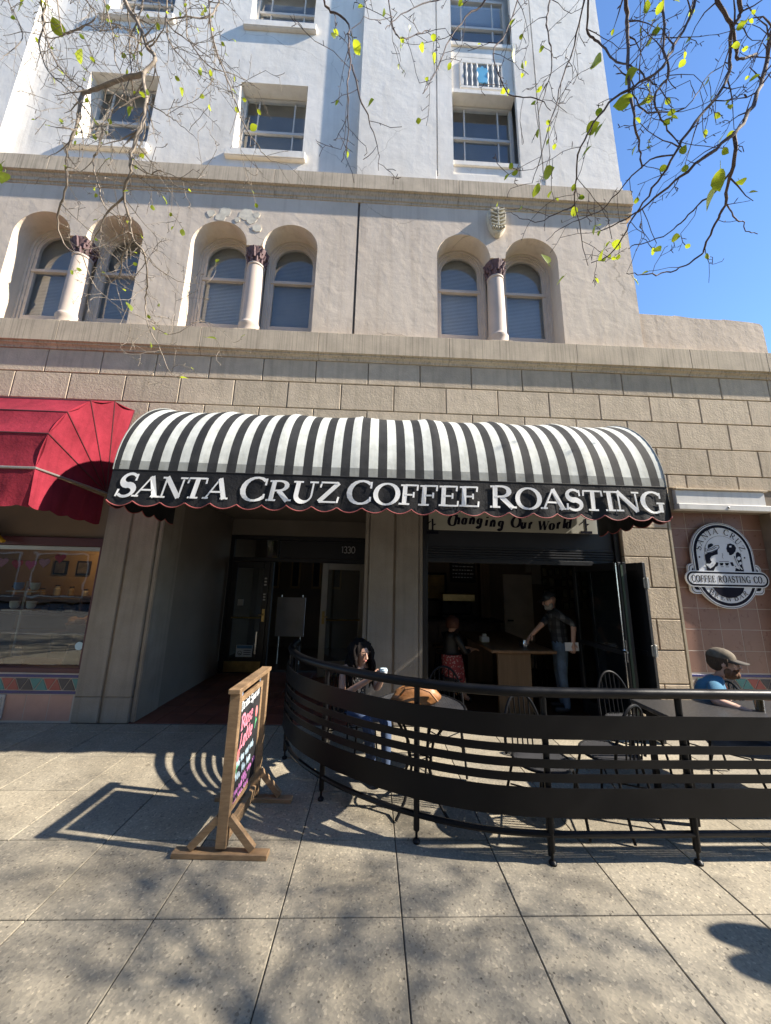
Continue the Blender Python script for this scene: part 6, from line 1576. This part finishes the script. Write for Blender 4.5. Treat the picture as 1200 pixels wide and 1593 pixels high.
RB = Vector((4.4, .15, 0)); tR = Tree('street_tree', RB, 'bare-twigged street tree with unfolding yellow-green leaves over the open sky and side wing', M_bark, 21)
RL = [
 ([(974, 0), (977, 43), (977, 95), (979, 130), (987, 179), (994, 231), (999, 262)], .011, .002, .8),
 ([(1215, 10), (1200, 52), (1193, 87), (1186, 124), (1170, 165), (1149, 202), (1114, 231), (1079, 257), (1039, 292), (1001, 323), (975, 341), (929, 361)], .013, .0018, .9),
 ([(1151, 0), (1153, 23), (1138, 46), (1137, 95), (1128, 130), (1105, 162), (1074, 199), (1050, 240), (1022, 283), (996, 323), (975, 358), (949, 396), (920, 409)], .010, .0016, .9),
 ([(915, 0), (915, 52), (932, 64), (955, 92), (975, 100), (1001, 115), (1022, 132)], .007, .0018, .8),
 ([(909, 0), (895, 69), (877, 115), (863, 170), (845, 230), (828, 285)], .0055, .0014, .8),
 ([(1081, 0), (1068, 37), (1045, 78), (1027, 110), (984, 136), (947, 162), (918, 202), (900, 240), (895, 289), (895, 318), (906, 375), (915, 413)], .0075, .0014, 1.0),
 ([(1117, 0), (1137, 35), (1146, 75), (1152, 92), (1176, 84)], .011, .004, .8),
 ([(1033, 0), (1033, 78), (1040, 115), (1022, 144), (1022, 167), (1039, 202), (1062, 231)], .0065, .0016, .9),
 ([(756, 0), (725, 27), (700, 62), (682, 105), (665, 135), (658, 146)], .006, .0014, .7),
 ([(805, 0), (787, 52), (767, 82), (780, 125), (797, 150), (835, 152), (857, 172)], .005, .0014, .8),
 ([(857, 0), (850, 32), (855, 65), (860, 102), (847, 147), (838, 178)], .0055, .0014, .8),
 ([(604, 0), (615, 50), (632, 60), (657, 50), (670, 45)], .0045, .0014, .9),
 ([(700, -10), (657, 5), (615, 30), (600, 45)], .004, .0012, .8),
 ([(505, 0), (520, 20), (542, 35), (542, 75), (547, 100), (540, 125), (542, 150), (542, 175), (541, 225), (531, 252)], .006, .0012, .8),
]
starts = [tR.limb(p, depth_r, a*.72, b, k*.6, .31, .19) for p, a, b, k in RL]
for p, a, b, k in [
 ([(1144, 205), (1144, 240), (1136, 277), (1128, 318), (1114, 347), (1097, 384), (1088, 399), (1059, 416), (1030, 426), (998, 427), (975, 425)], .008, .0014, .6),
 ([(1137, 266), (1111, 300), (1085, 320), (1059, 347), (1033, 367), (990, 381), (978, 387)], .0045, .0012, .6),
 ([(1131, 318), (1144, 341), (1157, 347), (1160, 358), (1179, 364)], .0035, .0014, .5),
 ([(547, 100), (560, 150), (575, 187), (587, 225), (589, 265)], .0038, .0011, .8),
 ([(984, 136), (1000, 170), (1040, 175), (1075, 160), (1100, 120), (1128, 100)], .003, .0015, .7),
 ([(1050, 240), (1010, 250), (960, 300), (930, 330), (880, 350), (850, 375)], .0035, .0011, .8),
 ([(895, 318), (870, 330), (840, 345), (815, 340), (795, 330)], .003, .001, .9)]:
    tR.limb(p, depth_r, a*.75, b, k*.65, .31, .17, False)
ex = []
def px_leaf(x, y, size, dfun, ang):
    dd = dfun(x, y); p = at_depth(x, y, dd); L = size*.97/FPX*dd
    return (p, (CR*math.cos(R(ang))+CU*math.sin(R(ang))+_f*.15), L)
for a in ((1121, 262, 30, -70), (1116, 290, 34, -110), (985, 150, 26, 200), (1006, 160, 22, 70), (972, 128, 24, 60), (1012, 66, 30, 80), (922, 98, 24, 75), (912, 205, 22, 60), (938, 192, 16, 240), (905, 246, 17, 100), (1096, 132, 18, 70), (846, 275, 22, 40), (837, 285, 18, -60), (1150, 280, 18, 50), (1166, 300, 13, 20), (853, 410, 24, 110), (878, 430, 16, -80), (940, 385, 24, -100), (952, 378, 18, -60), (895, 336, 14, 90), (1045, 372, 15, 60), (925, 352, 13, 60), (985, 432, 15, -30), (660, 75, 14, 100), (673, 85, 16, -80), (1060, 240, 15, 60), (1066, 256, 12, -80), (550, 62, 18, -70), (573, 165, 14, 60), (800, 75, 15, -70), (623, 62, 14, -90)):
    ex.append(px_leaf(a[0], a[1], a[2], depth_r, a[3]))
tR.finish(RB, 3.3, .13, starts, [((1, .3, .8), 2.3, .04, 3, 1), ((.3, -.6, 1), 2.2, .04, 3, 1), ((.35, .75, 1.1), 2.0, .035, 3, 1), ((-.5, .1, 1.2), 2.0, .035, 2, 3), ((.6, .55, 1.0), 2.4, .035, 3, 2)])
tR.leaf_objects(ex)

LB = Vector((-3.4, -.2, 0)); tL = Tree('street_tree', LB, 'street tree whose tangled pale drooping twigs hang before the arched windows and upper storeys', M_bark2, 5)
LL = [
 ([(195, 0), (213, 32), (227, 67), (241, 91), (224, 117), (227, 160), (219, 200), (205, 240), (203, 267), (192, 307), (200, 332), (207, 370), (225, 395), (230, 445), (226, 470), (232, 507), (250, 545), (265, 580), (282, 590)], .011, .0012, 1.0),
 ([(64, -5), (69, 35), (61, 69), (77, 112), (117, 149), (150, 190), (175, 215)], .006, .0016, .8),
 ([(72, 0), (67, 40), (85, 93), (112, 125), (131, 139)], .005, .003, .7),
 ([(90, -10), (99, 51), (133, 40), (160, 48), (187, 43), (215, 50)], .004, .0016, 1.0),
 ([(260, 0), (260, 53), (267, 69), (288, 96), (310, 120)], .006, .0014, 1.0),
 ([(340, 5), (320, 27), (283, 27), (261, 37), (293, 64), (320, 85), (345, 110)], .005, .0014, .9),
 ([(325, 0), (332, 62), (350, 112), (365, 155), (382, 197), (400, 225), (415, 245), (447, 256)], .0055, .0012, .9),
 ([(290, 40), (300, 72), (330, 105), (375, 120), (405, 140)], .004, .001, .9),
 ([(10, -10), (22, 20), (35, 60), (10, 85), (0, 95)], .004, .001, 1.0),
 ([(160, -10), (175, 50), (180, 95), (190, 125), (170, 160)], .0045, .0012, 1.0),
 ([(130, -10), (150, 25), (120, 45), (80, 60), (40, 50), (5, 55)], .004, .0012, .9),
 ([(225, -5), (215, 30), (200, 70), (205, 110), (190, 150), (170, 185), (190, 215)], .0045, .0012, 1.0),
]
starts = [tL.limb(p, depth_l, a, b, k*1.05, .13, .26) for p, a, b, k in LL]
for p, a, b, k in [
 ([(224, 117), (187, 125), (149, 139), (128, 144), (124, 173), (117, 203), (105, 235), (103, 261), (105, 280), (95, 317), (90, 345), (95, 370), (108, 388), (130, 400)], .011, .002, .7),
 ([(160, 197), (153, 232), (145, 253), (152, 283), (163, 320), (185, 340), (195, 360)], .005, .0016, .9),
 ([(205, 240), (230, 270), (250, 265), (270, 285), (292, 300)], .003, .001, 1.0),
 ([(192, 307), (170, 330), (150, 365), (140, 385)], .005, .002, .8), ([(207, 370), (190, 400), (185, 430), (160, 440), (150, 420)], .004, .0012, .8),
 ([(200, 345), (215, 385), (250, 420), (285, 440), (320, 442)], .003, .001, .8), ([(130, 400), (145, 440), (175, 470), (200, 490)], .003, .001, .8),
 ([(227, 160), (255, 175), (275, 190), (300, 210)], .003, .001, 1.0), ([(95, 317), (130, 350), (180, 400), (215, 440)], .0028, .001, .8), ([(232, 507), (270, 520), (310, 500), (340, 510)], .0024, .001, .8)]:
    tL.limb(p, depth_l, a, b, k*1.0, .13, .25, False)
ex = [px_leaf(a[0], a[1], a[2], depth_l, a[3]) for a in ((82, 26, 26, -60), (74, 8, 24, 110), (117, 84, 24, -40), (8, 268, 26, -80), (2, 255, 22, 200), (285, 148, 13, 90), (282, 588, 14, 10), (150, 190, 12, -60), (200, 180, 14, 60), (197, 470, 15, -60), (322, 525, 15, -10), (390, 203, 13, 30), (235, 540, 10, 100), (165, 20, 14, 80), (30, 15, 15, 60))]
tL.finish(LB, 2.6, .14, starts, [((-.6, .3, 1), 2.1, .05, 3, 3), ((.1, -.5, 1), 2.1, .05, 3, 3), ((-1, -.2, .8), 2.2, .05, 3, 3), ((.4, .1, 1.2), 1.9, .05, 2, 3)])
tL.leaf_objects(ex)

# ================================================================== ADDED SHADOW CASTER AND THE FAR SIDE OF THE STREET
pm = thing('added_meter', (3.55, 1.74, 0), 'grey twin-headed parking meter, unseen, added to cast a shadow on the pavers', 'parking meter')  # unseen, invented to cast the lump of shadow on the pavement; true caster unknown
MB().lathe([(.06, 0), (.06, .012), (.03, .02), (.03, 1.02), (.036, 1.03)], (3.55, 1.74, 0), 14).build('pole', M_alu, pm, smooth=True)
M_meter = mat('meter_grey', (.12, .125, .13), .45)
for sx_, h_ in ((-.16, .0), (.16, .04)):
    c = (3.55+sx_*.45, 1.74+sx_*.42, 1.19+h_*2); hm_ = MB().ball(c, (.11, .085, .16), 16, 10).build('head', M_meter, pm, smooth=True)
    MB().ball((c[0], c[1]-.075, c[2]+.05), (.06, .02, .05), 12, 8).build('display', M_shopglass, hm_, smooth=True)
MB().tube([(3.47, 1.67, 1.05), (3.55, 1.74, 1.01), (3.63, 1.81, 1.1)], .025, 8).build('yoke', M_meter, pm, smooth=True)

def far_building(x0, x1, h, wallm, label, cols, rows):
    y = -13.5; b = thing('shop_building', ((x0+x1)/2, y, 0), label, 'building')
    MB().box(x0, x1, y-9, y, 0, h).build('wall', wallm, b); MB().box(x0-.1, x1+.1, y-9, y+.25, h, h+.35).build('cornice', M_corn, b)
    w_ = (x1-x0)/cols
    for i in range(cols):
        for j in range(rows):
            cx, cz = x0+w_*(i+.5), 1.7+3.4*j
            hw, hh = (w_*.38, 1.3) if j == 0 else (w_*.22, .85)
            f_ = MB().box(cx-hw-.08, cx+hw+.08, y, y+.06, cz-hh-.08, cz+hh+.08).build('window', M_wframe, b)
            MB().box(cx-hw, cx+hw, y+.061, y+.075, cz-hh, cz+hh).build('pane', M_black, f_)
far_building(-26, -5.2, 12.6, mat('far_brick', (.28, .15, .10), .9, .15, 3), 'three-storey brick shop row across the street', 5, 3)
far_building(-5, 8, 15, mat('far_cream', (.42, .38, .30), .9, .1, 2), 'four-storey cream building across the street', 4, 4)
far_building(8.2, 30, 11.8, mat('far_grey', (.3, .3, .3), .9, .1, 2), 'three-storey grey shop row across the street', 5, 3)
